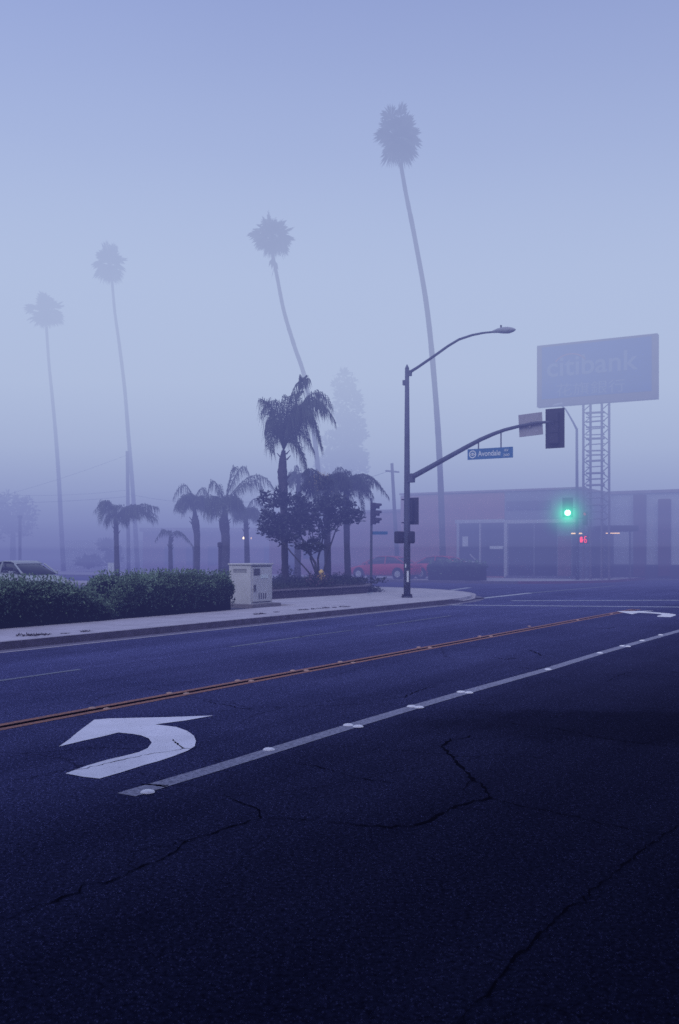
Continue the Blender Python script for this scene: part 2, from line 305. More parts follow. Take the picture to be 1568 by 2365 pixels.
# worn white lane line, following the photographed positions
LP = [(378, 1819), (470, 1783), (555, 1752), (635, 1729), (720, 1700), (815, 1677), (955, 1634), (1075, 1598), (1170, 1572), (1265, 1546), (1385, 1508), (1445, 1492), (1530, 1468), (1600, 1448)]
LP = [(470, 1783), (635, 1732), (815, 1676), (955, 1634), (1075, 1599), (1265, 1546), (1385, 1509), (1530, 1468), (1640, 1437)]
lp = [SN(G(*p)) for p in LP]
s0_ = SN(G(372, 1818))
lp = [(s0_[0], lp[0][1])]+lp
struct(MB().ribbon([W(a, b, .004) for a, b in lp], .175).build('white_lane_line', 'grey'))
e_ = SN(G(300, 1838)); f_ = SN(G(352, 1824))
struct(MB().ribbon([W(e_[0], lp[0][1], .004), W(f_[0]+.12, lp[0][1], .004)], .18).build('white_lane_line_end', 'grey'))
struct(MB().ribbon([W(f_[0]+.10, lp[0][1]+.02, .0045), W(s0_[0]+.03, lp[0][1]+.03, .0045)], .21).build('tar_patch', 'patch'))
gseg('white_lane_dash', (-60, 1580), (185, 1545.5), .10, 'faint'); gseg('white_lane_dash', (533, 1494), (700, 1470), .10, 'faint'); gseg('white_lane_dash', (690, 1471), (815, 1455), .08, 'faint')
gseg('white_lane_dash', (868, 1446), (1040, 1422), .08, 'faint')
gseg('crosswalk_line', (1010, 1397), (1640, 1402.5), .28, 'xing'); gseg('crosswalk_line', (1180, 1387.3), (1640, 1386), .28, 'xing')
gseg('crosswalk_line', (990, 1395), (1225, 1369.5), .30, 'xing'); gseg('crosswalk_line', (1225, 1369.5), (1420, 1353), .26, 'faint')
gseg('crosswalk_line', (950, 1375.5), (1085, 1357), .28, 'xing')
# left-turn arrows
def c5(x, y): return ((x/1.20615)/1.73214, (2350+y/1.20615)/1.73214)
AP = [(284, 770), (330, 738), (375, 700), (455, 640), (530, 634), (800, 628), (1030, 620), (900, 643), (748, 663), (850, 675), (905, 695), (935, 718), (945, 742), (940, 768), (905, 790), (840, 815), (760, 842), (700, 858), (590, 893), (480, 925), (400, 916), (316, 900), (420, 862), (520, 833), (600, 815), (670, 797), (712, 778), (732, 752), (718, 731), (680, 716), (640, 709), (570, 702), (500, 720), (400, 742)]
A1 = [SN(G(*c5(*p))) for p in AP]
def arrow(ds, dn): 
    m = MB(); m.sheet([W(a+ds, b+dn, .005) for a, b in A1]); o = m.build('turn_arrow', 'white'); return struct(o)
arrow(0, 0); t2 = SN(G(1460, 1419)); arrow(t2[0]-A1[0][0], t2[1]-A1[0][1])
# cracks
def c7(x, y): return ((1300+x/1.10734)/1.73214, (2350+y/1.10734)/1.73214)
def c12(x, y): return ((x/1.15464)/1.73214, (3100+y/1.15464)/1.73214)
def c13(x, y): return ((1358+x/1.15464)/1.73214, (2900+y/1.15464)/1.73214)
CR = [
 ([c7(*p) for p in [(655, 650), (610, 668), (555, 672), (517, 705), (560, 745), (610, 800), (640, 840), (700, 870), (715, 905), (730, 930), (690, 943), (590, 962), (525, 995), (480, 1022), (430, 1040), (350, 1055), (280, 1060), (200, 1052), (100, 1045), (0, 1040)]], .022),
 ([c7(*p) for p in [(730, 930), (800, 950), (870, 965), (970, 985), (1070, 1005), (1160, 1028), (1230, 1045), (1400, 1075), (1568, 1090), (1700, 1100)]], .009),
 ([c5(*p) for p in [(1080, 990), (1110, 1020), (1180, 1045), (1240, 1065), (1262, 1110)]]+[c12(*p) for p in [(1100, 225), (1020, 255), (930, 285), (850, 305), (830, 340), (760, 380), (680, 410), (580, 460), (490, 490), (390, 510), (340, 550), (260, 580), (180, 605), (60, 655), (-80, 690)]], .012),
 ([c12(*p) for p in [(1210, 195), (1300, 197), (1400, 205), (1500, 213), (1568, 215)]], .009),
 ([c12(*p) for p in [(850, 305), (780, 322), (700, 332), (630, 345)]], .006),
 ([c13(*p) for p in [(1640, 430), (1568, 460), (1440, 550), (1320, 630), (1270, 680), (1160, 775), (1050, 850), (950, 940), (880, 1010), (770, 1130), (700, 1220), (600, 1320), (540, 1400)]], .011),
 ([c5(*p) for p in [(1390, 840), (1470, 852), (1568, 872)]]+[c7(*p) for p in [(100, 830), (200, 850), (300, 865)]], .010),
 ([c5(*p) for p in [(-20, 938), (150, 918), (280, 885), (420, 870), (560, 840), (700, 805), (800, 792), (905, 775), (1010, 780)]], .007),
 ([c5(*p) for p in [(828, 730), (858, 757), (893, 778)]], .016),
 ([c7(*p) for p in [(240, 497), (350, 485), (390, 465), (440, 448), (490, 435)]], .010),
 ([c7(*p) for p in [(850, 352), (930, 360), (1000, 350)]], .014), ([c7(*p) for p in [(900, 275), (940, 290), (960, 303)]], .02), ([c7(*p) for p in [(740, 308), (800, 318), (850, 312)]], .02),
 ([c7(*p) for p in [(1000, 232), (1060, 238), (1110, 233)]], .02), ([c7(*p) for p in [(1180, 180), (1240, 183), (1290, 176)]], .025), ([c7(*p) for p in [(1240, 420), (1300, 390), (1360, 372)]], .008),
 ([c7(*p) for p in [(660, 515), (700, 520), (760, 517)]], .012), ([c7(*p) for p in [(1520, 372), (1600, 378)]], .02),
 ([c5(*p) for p in [(1070, 560), (1150, 580), (1230, 590)]], .012), ([c5(*p) for p in [(980, 545), (1040, 560)]], .010), ([c7(*p) for p in [(780, 595), (900, 610), (1010, 622), (1110, 640), (1200, 662), (1330, 680), (1568, 706)]], .010),
]
for pts, w in CR:
    P = [G(*p, z=.0065) for p in pts]; out = []
    for a, b in zip(P, P[1:]):
        k = max(1, int((b-a).length/.045))
        for i in range(k): out.append(a.lerp(b, i/k)+Vector((random.gauss(0, .010), random.gauss(0, .012), 0)))
    out.append(P[-1]); ws = [.92*w*random.choice((.35, .7, 1, 1.3, 1.7)) for _ in out]; n_ = len(out)-1
    cb_ = MB().ribbon(out, lambda t: ws[round(t*n_)]*min(1, .3+6*min(t, 1-t)))
    for q_ in range(int(len(out)/26)):                   # side branches
        st_ = out[random.randint(2, len(out)-3)].copy(); a_ = random.uniform(0, 6.28); br = [st_]
        for _ in range(random.randint(4, 11)):
            a_ += random.gauss(0, .45); st_ = st_+Vector((math.cos(a_), math.sin(a_), 0))*.05; br.append(st_)
        cb_.ribbon([p_+Vector((0, 0, .0004)) for p_ in br], lambda t: w*.45*(1-t*.9))
    struct(cb_.build('crack', 'crack'))
# darker repaired strip in the near lane
# raised ceramic markers
def marker(p, m, r=.055, name='raised_road_marker'):
    b = MB(); k = 12; rings = [(1, .0), (.93, .007), (.72, .014), (.35, .018)]
    for rr, z in rings:
        for j in range(k): b.v.append(Vector((r*rr*math.cos(2*math.pi*j/k), r*rr*math.sin(2*math.pi*j/k), z)))
    for i in range(3):
        for j in range(k): b.f.append((i*k+j, i*k+(j+1) % k, (i+1)*k+(j+1) % k, (i+1)*k+j)); b.m.append(0)
    b.f.append(tuple(3*k+j for j in range(k))); b.m.append(0)
    o = b.build(name, m, smooth=True); o.location = p; return o
mk = None
for p in [c5(1297, 783)]+[c7(*q) for q in [(103, 611), (147, 617), (383, 528), (418, 532), (602, 464), (638, 467), (988, 364), (1218, 291), (1317, 260), (1342, 262), (1405, 236), (1487, 211)]]+[c5(712, 988)]:
    q = G(*p, z=.005)
    if mk is None: mk = marker(q, 'dot'); tag(mk, 'round white ceramic marker on the broken white lane line', 'road marker', 'white raised markers along the lane line')
    else: o = mk.copy(); o.location = q; o.rotation_euler.z = random.random()*3; col.objects.link(o)
my = None
ypix = [c5(*q) for q in [(443, 584), (515, 588), (818, 512), (900, 514), (1147, 451), (1213, 453), (1413, 403), (1478, 402)]]+[c7(*q) for q in [(68, 331), (125, 335), (415, 266), (465, 268), (685, 217), (735, 217), (905, 173), (1120, 145), (1270, 118)]]
for p in ypix:
    q = G(*p, z=.005)
    if my is None: my = marker(q, 'ydot', .045); tag(my, 'small pale raised marker beside the orange double centre line', 'road marker', 'raised markers along the double centre line')
    else: o = my.copy(); o.location = q; col.objects.link(o)

# ------------------------------------------------------------------ plants
def leafquad(mb, p, d, w, up=None, mi=0, fold=.0):
    d = Vector(d); a = d.cross(up or Vector((random.gauss(0, 1), random.gauss(0, 1), random.gauss(0, 1)))).normalized()*w/2
    mb.add([p, p+d*.5+a, p+d, p+d*.5-a], [(0, 1, 2, 3)], mi)
def rnd_dir(zmin=-1):
    while True:
        v = Vector((random.uniform(-1, 1), random.uniform(-1, 1), random.uniform(-1, 1)))
        if .05 < v.length < 1 and v.z/v.length >= zmin: return v.normalized()

def fan_palm(label, d, tr, wt, wb, cx, cy, cw, ch, seed, lean_skirt=0, group='tall fan palms'):
    random.seed(seed)
    base = S(*tr[-1], d); base.z = 0
    root = thing('fan_palm', label, 'palm tree', base, group)
    pts = [S(x, y, d) for x, y in tr]; pts[-1].z = 0
    # smooth the trunk line
    fine = []
    for i in range(len(pts)-1):
        p0, p1, p2, p3 = pts[max(i-1, 0)], pts[i], pts[i+1], pts[min(i+2, len(pts)-1)]
        for j in range(10):
            t = j/10; fine.append(.5*((2*p1)+(p2-p0)*t+(2*p0-5*p1+4*p2-p3)*t*t+(3*p1-p0-3*p2+p3)*t**3))
    fine.append(pts[-1]); n = len(fine); k = d/F/2
    rads = [.80*(wt+(wb-wt)*(i/n)**1.1)*k*(1+.05*random.uniform(-1, 1)) for i in range(n)]
    MB().tube(fine, rads, 10).build('trunk', 'trunk', root, smooth=True)
    c = S(cx, cy, d); rw, rh = cw*k*1.12, ch*k*1.05; m = MB()
    hub = fine[0]
    hub = Vector((c.x+(hub.x-c.x)*.5, d, c.z-rh*.25))
    N = 70
    for i in range(N):
        t = (i+.5)/N; ph = i*2.39996+random.uniform(-.3, .3)
        el = R(85-165*t)+random.gauss(0, .1)
        dr = Vector((math.cos(ph)*math.cos(el), math.sin(ph)*math.cos(el), math.sin(el)))
        tipr = random.uniform(.55, 1.12)
        end = Vector((hub.x+dr.x*rw*tipr, hub.y+dr.y*rw*tipr, hub.z+dr.z*rh*tipr*(1.2 if dr.z > 0 else .8)))
        leng = (end-hub).length; bl = min(leng*.62, 1.05); fc = hub.lerp(end, 1-bl/leng)
        m.tube([hub, fc], [.03, .018], 3, cap=False)
        ax = (end-hub).normalized(); side = ax.cross(Vector((0, 0, 1)) if abs(ax.z) < .95 else Vector((1, 0, 0))).normalized(); nn = side.cross(ax)
        nn.rotate(Matrix.Rotation(random.uniform(-.6, .6), 3, ax)); side = ax.cross(nn)
        for b in range(17):
            a = R(-78+156*b/16)+random.gauss(0, .03); L_ = bl*(.70+.30*math.cos(a))*random.uniform(.88, 1.08)
            dd = ax*math.cos(a)+side*math.sin(a); w = .105
            sd = (side*math.cos(a)-ax*math.sin(a))*w/2; dz = Vector((0, 0, -L_*random.uniform(.10, .28)))
            mid = fc+dd*L_*.6; tip = fc+dd*L_+dz
            m.add([fc, mid+sd, tip, mid-sd], [(0, 1, 2), (0, 2, 3)])
    for i in range(lean_skirt):      # old dead leaves hanging under the crown
        ph = random.uniform(0, 6.28); p = fine[random.randint(2, 6)]
        leafquad(m, p, Vector((math.cos(ph)*.35, math.sin(ph)*.35, -random.uniform(.7, 1.3))), .25)
    m.build('crown', 'fan', root)
fan_palm('tallest fan palm with dark shaggy crown behind the signal pole', 62, [(925, 375), (937, 445), (957, 545), (985, 705), (1003, 880), (1016, 1080), (1024, 1330)], 11, 19, 919, 304, 116, 138, 11, 0)
fan_palm('leaning fan palm rising behind the big queen palm', 69, [(628, 580), (640, 640), (656, 720), (680, 800), (703, 870), (722, 980), (737, 1120), (745, 1333)], 10, 16, 629, 535, 102, 100, 12, 5)
fan_palm('slim fan palm standing beside the left utility pole', 84, [(258, 640), (265, 720), (276, 800), (288, 900), (296, 1000), (305, 1110), (313, 1230), (318, 1320)], 7.5, 14, 251, 600, 80, 96, 13)
fan_palm('faintest fan palm at the far left behind the parked cars', 88, [(107, 755), (113, 840), (121, 920), (129, 1010), (136, 1110), (141, 1210), (147, 1325)], 7.5, 14, 104, 712, 86, 90, 14)

def frond(m, p0, c, t, ll=.5, step=.04, w=.034, side=.45, droop=1.0):
    L_ = 0; prev = p0; pts = []
    for i in range(25):
        u = i/24; p = p0*(1-u)**2+c*2*u*(1-u)+t*u*u; pts.append(p)
    m.tube(pts[::3], [.028-.022*i/8 for i in range(9)], 4, cap=False)
    for i in range(24):
        a, b = pts[i], pts[i+1]; seg = b-a; k = max(1, round(seg.length/step)); tan = seg.normalized()
        sd = tan.cross(UP)
        sd = sd.normalized() if sd.length > .1 else Vector((1, 0, 0))
        for j in range(k):
            u = (i+j/k)/24
            if u < .13: continue
            p = a.lerp(b, j/k); ln = ll*(.45+.75*math.sin(math.pi*min(1, u*.86+.1)))*random.uniform(.75, 1.15)
            for sg in (-1, 1):
                d1 = (sd*sg*side*random.uniform(.5, 1.3)+tan*.35+UP*random.uniform(-.45, .25)).normalized()*ln*.30
                d2 = (sd*sg*side*.25+tan*.12+Vector((.06, 0, -droop))+Vector((random.gauss(0, .1), random.gauss(0, .1), 0))).normalized()*ln*.85
                wv = (tan+Vector((.3*sg, .2, 0))).normalized()*w/2
                m.add([p-wv*.6, p+wv*.6, p+d1+wv, p+d1-wv, p+d1+d2], [(0, 1, 2, 3), (3, 2, 4)])
def queen_palm(label, d, trunk, fr, auto=0, L_=1.6, skew=0, seed=1, mats=('trunk2', 'queen'), group='queen palms', base_z=.14, ll=.5, flower=None, step=.04):
    random.seed(seed); pts = [S(x, y, d) for x, y, w in trunk]; pts[-1].z = base_z
    base = pts[-1].copy(); root = thing('queen_palm', label, 'palm tree', base, group)
    rads = [w*d/F/2 for _, _, w in trunk]; fp, frd = [], []
    for i in range(len(pts)-1):
        for j in range(6):
            u = j/6; fp.append(pts[i].lerp(pts[i+1], u)); frd.append((rads[i]*(1-u)+rads[i+1]*u)*random.uniform(.93, 1.07))
    fp.append(pts[-1]); frd.append(rads[-1]); tm = MB().tube(fp, frd, 10)
    for i in range(14):                                  # old leaf boots near the top
        u = random.uniform(.02, .28); p = pts[0].lerp(pts[-1], u); a = random.uniform(0, 6.28); r_ = max(rads)*1.0
        o = Vector((math.cos(a), math.sin(a), 0)); tm.tube([p+o*r_*.6, p+o*r_*1.35+UP*.18], [.035, .012], 4)
    tm.build('trunk', mats[0], root, smooth=True)
    m = MB(); top = pts[0]
    for c, t, dy in fr:
        C = S(*c, d); T = S(*t, d); C.y += dy*.6; T.y += dy; frond(m, top, C, T, ll=ll, step=step)
    for i in range(auto):
        ph = i*2.39996+random.uniform(-.4, .4); up = random.uniform(.25, .75); dr = random.uniform(-.55, .25); l = L_*random.uniform(.8, 1.1)
        C = top+Vector((math.cos(ph)*l*.42+skew*.3*l, math.sin(ph)*l*.42, up*l)); T = top+Vector((math.cos(ph)*l*.8+skew*l*.5, math.sin(ph)*l*.8, dr*l))
        frond(m, top, C, T, ll=ll, step=step)
    m.build('crown', mats[1], root)
    if flower:
        f = MB(); p = S(*flower, d); p.y -= .9
        for i in range(260):
            q = p+Vector((random.gauss(0, .17), random.gauss(0, .15), random.gauss(0, .20))); leafquad(f, q, rnd_dir()*.12, .035)
        f.build('flower_cluster', 'flower', root)
    return root
queen_palm('tall dark queen palm with drooping fronds beside the utility cabinet', 41, [(655, 1040, 9), (653, 1062, 17), (652, 1090, 24), (654, 1130, 21), (656, 1200, 17), (658, 1300, 16), (660, 1369, 17)],
  [((645, 880), (612, 1000), -.3), ((622, 890), (618, 1035), .4), ((650, 860), (601, 950), .8), ((625, 925), (607, 930), -.9), ((612, 905), (632, 1050), -.6), ((692, 860), (738, 1005), .5), ((700, 840), (774, 975), -.2), ((712, 835), (766, 935), .7), ((690, 835), (745, 1040), -.7), ((672, 930), (722, 1035), .9),
   ((684, 965), (714, 1105), -.3), ((660, 870), (712, 872), .2), ((706, 850), (700, 880), -.4), ((660, 940), (640, 920), .6), ((668, 900), (668, 930), -1.2), ((690, 900), (705, 1000), 1.1), ((640, 950), (632, 990), 1.2), ((720, 880), (752, 960), -1.0), ((690, 905), (728, 975), -1.3), ((680, 880), (700, 950), 1.3)], seed=21, group='queen palms on the corner', base_z=.4, ll=.80, step=.033)
queen_palm('queen palm in the corner planter carrying a yellow flower cluster', 43, [(752, 1122, 11), (754, 1160, 18), (756, 1260, 16), (758, 1357, 15)],
  [((745, 1075), (695, 1180), 0), ((770, 1060), (820, 1160), .4)], 40, 1.5, .05, 22, group='queen palms on the corner', base_z=.4, flower=(741, 1115))
queen_palm('right hand corner queen palm with one long frond arching over the signal', 45.5, [(798, 1120, 11), (800, 1160, 17), (801, 1260, 15), (804, 1345, 16)],
  [((835, 1060), (898, 1150), -.2), ((830, 1075), (862, 1170), .3), ((800, 1050), (760, 1100), .3), ((845, 1070), (880, 1120), .6), ((830, 1060), (838, 1190), -.8)], 36, 1.5, .12, 23, group='queen palms on the corner', base_z=.4)
queen_palm('slim queen palm half hidden behind the small broadleaf tree', 49, [(690, 1105, 9), (689, 1150, 15), (688, 1250, 15), (687, 1338, 16)],
  [((692, 1040), (668, 1120), 0)], 17, 1.15, .1, 24, group='queen palms on the corner')
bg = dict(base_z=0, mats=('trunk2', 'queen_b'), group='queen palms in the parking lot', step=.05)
queen_palm('queen palm behind the hedge with fronds swept left and far right', 52, [(268, 1195, 8), (268, 1215, 11), (269, 1260, 11), (271, 1325, 14)],
  [((250, 1130), (218, 1180), 0), ((258, 1135), (225, 1205), .5), ((245, 1140), (232, 1170), -.5), ((300, 1150), (362, 1200), 0), ((310, 1135), (350, 1205), .5), ((300, 1150), (330, 1200), -.6), ((262, 1140), (300, 1195), .8), ((240, 1120), (240, 1200), -.9), ((320, 1150), (368, 1175), -.4), ((270, 1150), (285, 1180), -.8), ((330, 1165), (345, 1170), .2), ((235, 1150), (240, 1185), .2), ((300, 1165), (318, 1185), -.2), ((290, 1140), (355, 1190), .9), ((255, 1125), (235, 1190), -.4)], 10, .9, 0, 31, ll=.62, **bg)
queen_palm('smallest queen palm with only a few low drooping fronds', 55, [(393, 1240, 7), (393, 1260, 9), (395, 1325, 12)],
  [((380, 1205), (358, 1250), 0), ((375, 1210), (368, 1230), .5), ((410, 1205), (446, 1262), 0), ((420, 1215), (430, 1250), .4), ((390, 1215), (400, 1235), -.4)], seed=32, ll=.36, **bg)
queen_palm('queen palm with rounded mop crown and bulging upper trunk', 52, [(447, 1160, 7), (450, 1185, 9), (451, 1205, 18), (455, 1235, 15), (455, 1325, 12)],
  [((430, 1085), (400, 1150), 0), ((470, 1090), (485, 1170), .2)], 38, 1.1, -.12, 33, ll=.62, **bg)
queen_palm('broadest queen palm in the lot with a thick boot covered trunk', 50, [(518, 1165, 8), (519, 1185, 13), (517, 1205, 24), (521, 1240, 21), (520, 1325, 17)],
  [((490, 1070), (480, 1140), 0), ((560, 1030), (575, 1100), .3), ((545, 1050), (545, 1090), -.3), ((590, 1050), (634, 1130), 0), ((590, 1070), (610, 1140), .4), ((500, 1080), (505, 1150), .4)], 32, 1.35, .1, 34, ll=.62, **bg)
queen_palm('short queen palm in front of the lit eave behind the cabinet', 53, [(567, 1185, 7), (568, 1210, 11), (570, 1260, 12), (572, 1325, 14)],
  [((590, 1120), (612, 1180), 0), ((548, 1130), (538, 1200), .3)], 30, 1.05, .05, 35, ll=.58, **bg)

def tree(name, label, cat, d, trunks, ells, n, leaf, mats, group=None, spread=1.0, base_z=0, per=7, thr=None):
    base = S(*trunks[0][0][:2], d); base.z = base_z
    root = thing(name, label, cat, base, group); m = MB()
    for t in trunks:
        m.tube([S(x, y, d)+Vector((0, dy, 0)) for x, y, w, dy in t], [w*d/F/2 for x, y, w, dy in t], 7)
    m.build('trunk', mats[0], root, smooth=True); m = MB(); tot = sum(e[2]*e[3] for e in ells)
    for e in ells:
        for i in range(int(n*e[2]*e[3]/tot)):
            while True:
                a, b, c = (random.uniform(-1, 1) for _ in range(3))
                r2 = a*a+b*b+c*c
                if .12 < r2 < 1: break
            p = S(e[0]+a*e[2], e[1]+b*e[3], d); p.y += c*e[2]*d/F*spread
            if thr is not None and mnoise.noise(p*1.3) < thr: continue
            for j in range(per):
                dd = rnd_dir(-.5)*leaf*random.uniform(.6, 1.2); leafquad(m, p+dd*.15, dd, leaf*.36)
    m.build('crown', mats[1], root); return root
random.seed(50)
tree('small_tree', 'small dark multi stemmed broadleaf tree between the corner palms', 'tree', 39,
  [[(735, 1352, 7, 0), (728, 1300, 6, 0), (705, 1265, 5, .1), (690, 1225, 3, .2)], [(737, 1352, 6, 0), (734, 1290, 5, .2), (745, 1245, 4, .3), (742, 1200, 3, .2)], [(732, 1350, 5, 0), (712, 1320, 4, -.2), (672, 1275, 3, -.2), (640, 1235, 3, -.1)], [(740, 1352, 5, 0), (758, 1275, 4, .2), (775, 1225, 3, .2), (800, 1190, 2, .3)], [(740, 1352, 4, 0), (716, 1290, 4, .3), (722, 1240, 2, .3), (716, 1190, 2, .3)]],
  [(612, 1172, 26, 28), (628, 1215, 34, 28), (660, 1230, 40, 38), (690, 1185, 42, 45), (735, 1200, 48, 50), (745, 1140, 40, 40), (785, 1180, 36, 36), (815, 1195, 26, 18), (720, 1262, 30, 18), (607, 1145, 12, 12), (655, 1150, 26, 24)], 1250, .20, ('bark', 'leaf'), base_z=.4, thr=-.25)
random.seed(51)
tree('tall_tree', 'very faint tall narrow tree in the fog behind the corner palms', 'tree', 97, [[(800, 1330, 14, 0), (800, 1150, 11, 0), (798, 950, 5, 0)]],
  [(797, 885, 26, 34), (800, 940, 36, 45), (812, 1000, 38, 45), (790, 1030, 46, 45), (805, 1080, 46, 50), (760, 1085, 30, 40), (830, 1060, 22, 30)], 1100, .55, ('bark', 'far'), thr=-.2)
tree('shade_tree', 'faint rounded tree mass at the left edge behind the cars', 'tree', 98, [[(30, 1330, 16, 0), (30, 1200, 10, 0)]], [(20, 1180, 62, 42), (-30, 1200, 60, 60), (40, 1215, 40, 28)], 700, .5, ('bark', 'far'), thr=-.3)
tree('low_tree', 'low faint dark tree just left of the first queen palm trunk', 'tree', 86, [[(255, 1325, 5, 0), (253, 1270, 4, 0)]], [(250, 1262, 26, 14), (205, 1298, 34, 14), (262, 1290, 20, 18)], 260, .4, ('bark', 'far'))

# hedges: lumpy clipped volumes covered in leaves
def hedge(label, s0, s1, n0, n1, h, prof, seed, name='hedge', W=W, nl=14000, leafs=.075, zb=.14, mats=('hedge', 'hedgetop')):
    random.seed(seed); base = W((s0+s1)/2, (n0+n1)/2, zb); root = thing(name, label, 'hedge', base, 'clipped hedges')
    ks, kp = 40, 14; m = MB()
    def surf(u, v):                                  # v 0..1 goes up the front, over the top, down the back
        s = s0+(s1-s0)*u; H = h*prof(u); wn = n1-n0
        a = v*math.pi; ca, sa = math.cos(a), math.sin(a); e = .38
        x = math.copysign(abs(ca)**e, ca); z = abs(sa)**e
        bul = 1+.07*mnoise.noise(Vector((s*1.1, v*4, seed)))+.04*mnoise.noise(Vector((s*3, v*9, seed)))
        ends = min(1, (min(u, 1-u)*(s1-s0)/.5+.02))**.5
        return W(s, (n0+n1)/2-x*wn/2*bul*(.75+.25*ends), zb+z*H*bul*(.85+.15*ends))
    o = 0
    for i in range(ks+1):
        for j in range(kp+1): m.v.append(surf(i/ks, j/kp).lerp(Vector((*surf(i/ks, .5).to_2d(), zb)), .06))
    for i in range(ks):
        for j in range(kp): m.f.append((i*(kp+1)+j, (i+1)*(kp+1)+j, (i+1)*(kp+1)+j+1, i*(kp+1)+j+1)); m.m.append(0)
    m.f.append(tuple(range(kp+1))); m.f.append(tuple(ks*(kp+1)+j for j in range(kp+1))); m.m += [0, 0]
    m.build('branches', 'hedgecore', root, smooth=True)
    m = MB()
    for i in range(nl):
        u, v = random.random(), random.random()**.8*.72
        if random.random() < .12: u = random.choice((random.uniform(0, .02), random.uniform(.98, 1)))
        p = surf(u, v); q = surf(u, min(1, v+.02)); nrm = (q-p).cross(U)
        nrm = nrm.normalized() if nrm.length > 1e-5 else UP
        if nrm.dot(p-base) < 0: nrm = -nrm
        d_ = (nrm*.6+rnd_dir()).normalized()*leafs*random.uniform(.6, 1.3)
        p = p+nrm*random.gauss(-.01, .035)
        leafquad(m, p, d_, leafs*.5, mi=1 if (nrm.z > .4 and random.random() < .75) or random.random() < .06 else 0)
    for i in range(nl//40):                          # stray shoots
        u = random.random(); p = surf(u, random.uniform(.3, .6)); d_ = (UP+rnd_dir()*.5).normalized()
        for j in range(5): leafquad(m, p+d_*.05*j, (d_+rnd_dir()).normalized()*leafs, leafs*.45, mi=1)
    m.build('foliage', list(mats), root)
hedge('rounded clipped hedge at the far left edge beside the pavement', 8.5, 17.3, 16.85, 18.7, .93, lambda u: (1.0 if u < .74 else 1-.72*((u-.74)/.26)**1.8)*(1+.03*math.sin(u*9)), 61, nl=19000)
hedge('longer flat topped hedge running up to the utility cabinet', 17.35, 22.1, 16.95, 18.75, .95, lambda u: (.25+.75*min(1, u/.17)**.6)*(1+.02*math.sin(u*14)), 62, nl=17000)
hedge('low dark hedge in front of the salmon building beside the red cars', 22.7, 26.0, 52.4, 53.9, 1.0, lambda u: 1, 63, nl=4000, leafs=.15, zb=.14, W=lambda a, b, c=0.0: W(b, a, c))

# planter on the corner
pl = thing('planter', 'low dark planter bed on the street corner behind the cabinet', 'planter', W(30, 21, .148))
ring = [(26.2, 19.9), (31, 19.6), (34.2, 19.6), (36.2, 20.6), (38.6, 23.0), (39.3, 26.5), (27.2, 26.5)]
MB().prism(P2(ring), .1, .42).build('wall', 'planter', pl); rin = [(s+(32.5-s)*.04, n+(23-n)*.06) for s, n in ring]
MB().prism(P2([(s+(32.5-s)*-.012, n+(23-n)*-.02) for s, n in ring]), .42, .47).build('coping', 'ptop', pl)
MB().prism(P2(rin), .44, .485).build('soil', 'soil', pl)
def bush(label, x, y, d, rx, rz, n, leaf, m_, seed, zb=.45, name='bush', flower=None):
    random.seed(seed); b = S(x, y, d); b.z = zb; root = thing(name, label, 'bush', b); m = MB()
    for i in range(6):
        a = rnd_dir(.2); m.tube([b, b+Vector((a.x*rx*.5, a.y*rx*.5, a.z*rz))], [.02, .008], 4)
    m.build('stems', 'bark', root); m = MB()
    for i in range(n):
        a = rnd_dir(-.1); r_ = random.uniform(.45, 1.05); p = b+Vector((a.x*rx*r_, a.y*rx*r_, abs(a.z)*rz*r_*(1+.25*mnoise.noise(a*2+b))))
        leafquad(m, p, rnd_dir(-.3)*leaf, leaf*.42, mi=1 if flower and random.random() < .22 else 0)
    m.build('foliage', [m_, flower or m_], root); return root
bush('dark round bush left of the hydrant with mauve flowers', 733, 1366, 37.3, .62, .62, 1100, .10, 'leaf', 71, flower='boug', zb=.42)
bush('low dark shrub under the slim queen palm', 662, 1352, 43.5, .45, .75, 500, .11, 'leaf', 72)
bush('low leafy shrub between the two right hand corner palms', 782, 1352, 42, .65, .45, 800, .10, 'leaf', 73)
bush('spreading low shrub at the right end of the planter', 842, 1364, 40.4, .75, .26, 900, .10, 'leaf', 74, zb=.16)
bush('small pale flowering shrub behind the planter near the red car', 783, 1336, 47, .3, .5, 260, .10, 'weed', 75, flower='poster', zb=.02)
random.seed(76); m = MB()
for i in range(5200):
    s_, n_ = random.uniform(28, 38.5), random.uniform(19.7, 25)
    if (s_-36) > (n_-19.6)*.75 + 0: continue
    h_ = .10+.12*max(0, mnoise.noise(Vector((s_*.9, n_*.9, 0))))+(.1 if s_ > 32 else 0); leafquad(m, W(s_, n_, .47+random.random()*h_), rnd_dir(-.1)*.13, .05)
tag(m.build('ground_cover', 'leaf'), 'dark low ground cover filling the corner planter', 'ground cover', kind='stuff')
# kerbside weeds
random.seed(77); first = None
for i, (x, y) in enumerate([(66, 1468.5), (88, 1466.5), (100, 1466), (150, 1463.5), (196, 1459), (592, 1419), (604, 1418), (638, 1414), (694, 1409), (706, 1408.5), (722, 1407), (738, 1405.5), (752, 1404.5), (772, 1403.5), (795, 1402)]):
    p = G(x, y, .15)
    if first is None:
        m = MB()
        for j in range(70):
            q = Vector((random.gauss(0, .13), random.gauss(0, .06), 0)); leafquad(m, q, Vector((random.gauss(0, .5), random.gauss(0, .5), random.uniform(.1, 1))).normalized()*random.uniform(.03, .09), .022)
        first = m.build('weed_tuft', 'weed'); tag(first, 'dry dark tuft of weeds growing along the kerb edge', 'weed', 'weed tufts along the kerb'); first.location = p
    else:
        o = first.copy(); col.objects.link(o); o.location = p; o.rotation_euler.z = random.gauss(.9, .4); o.scale = (random.uniform(.4, .9),)*3
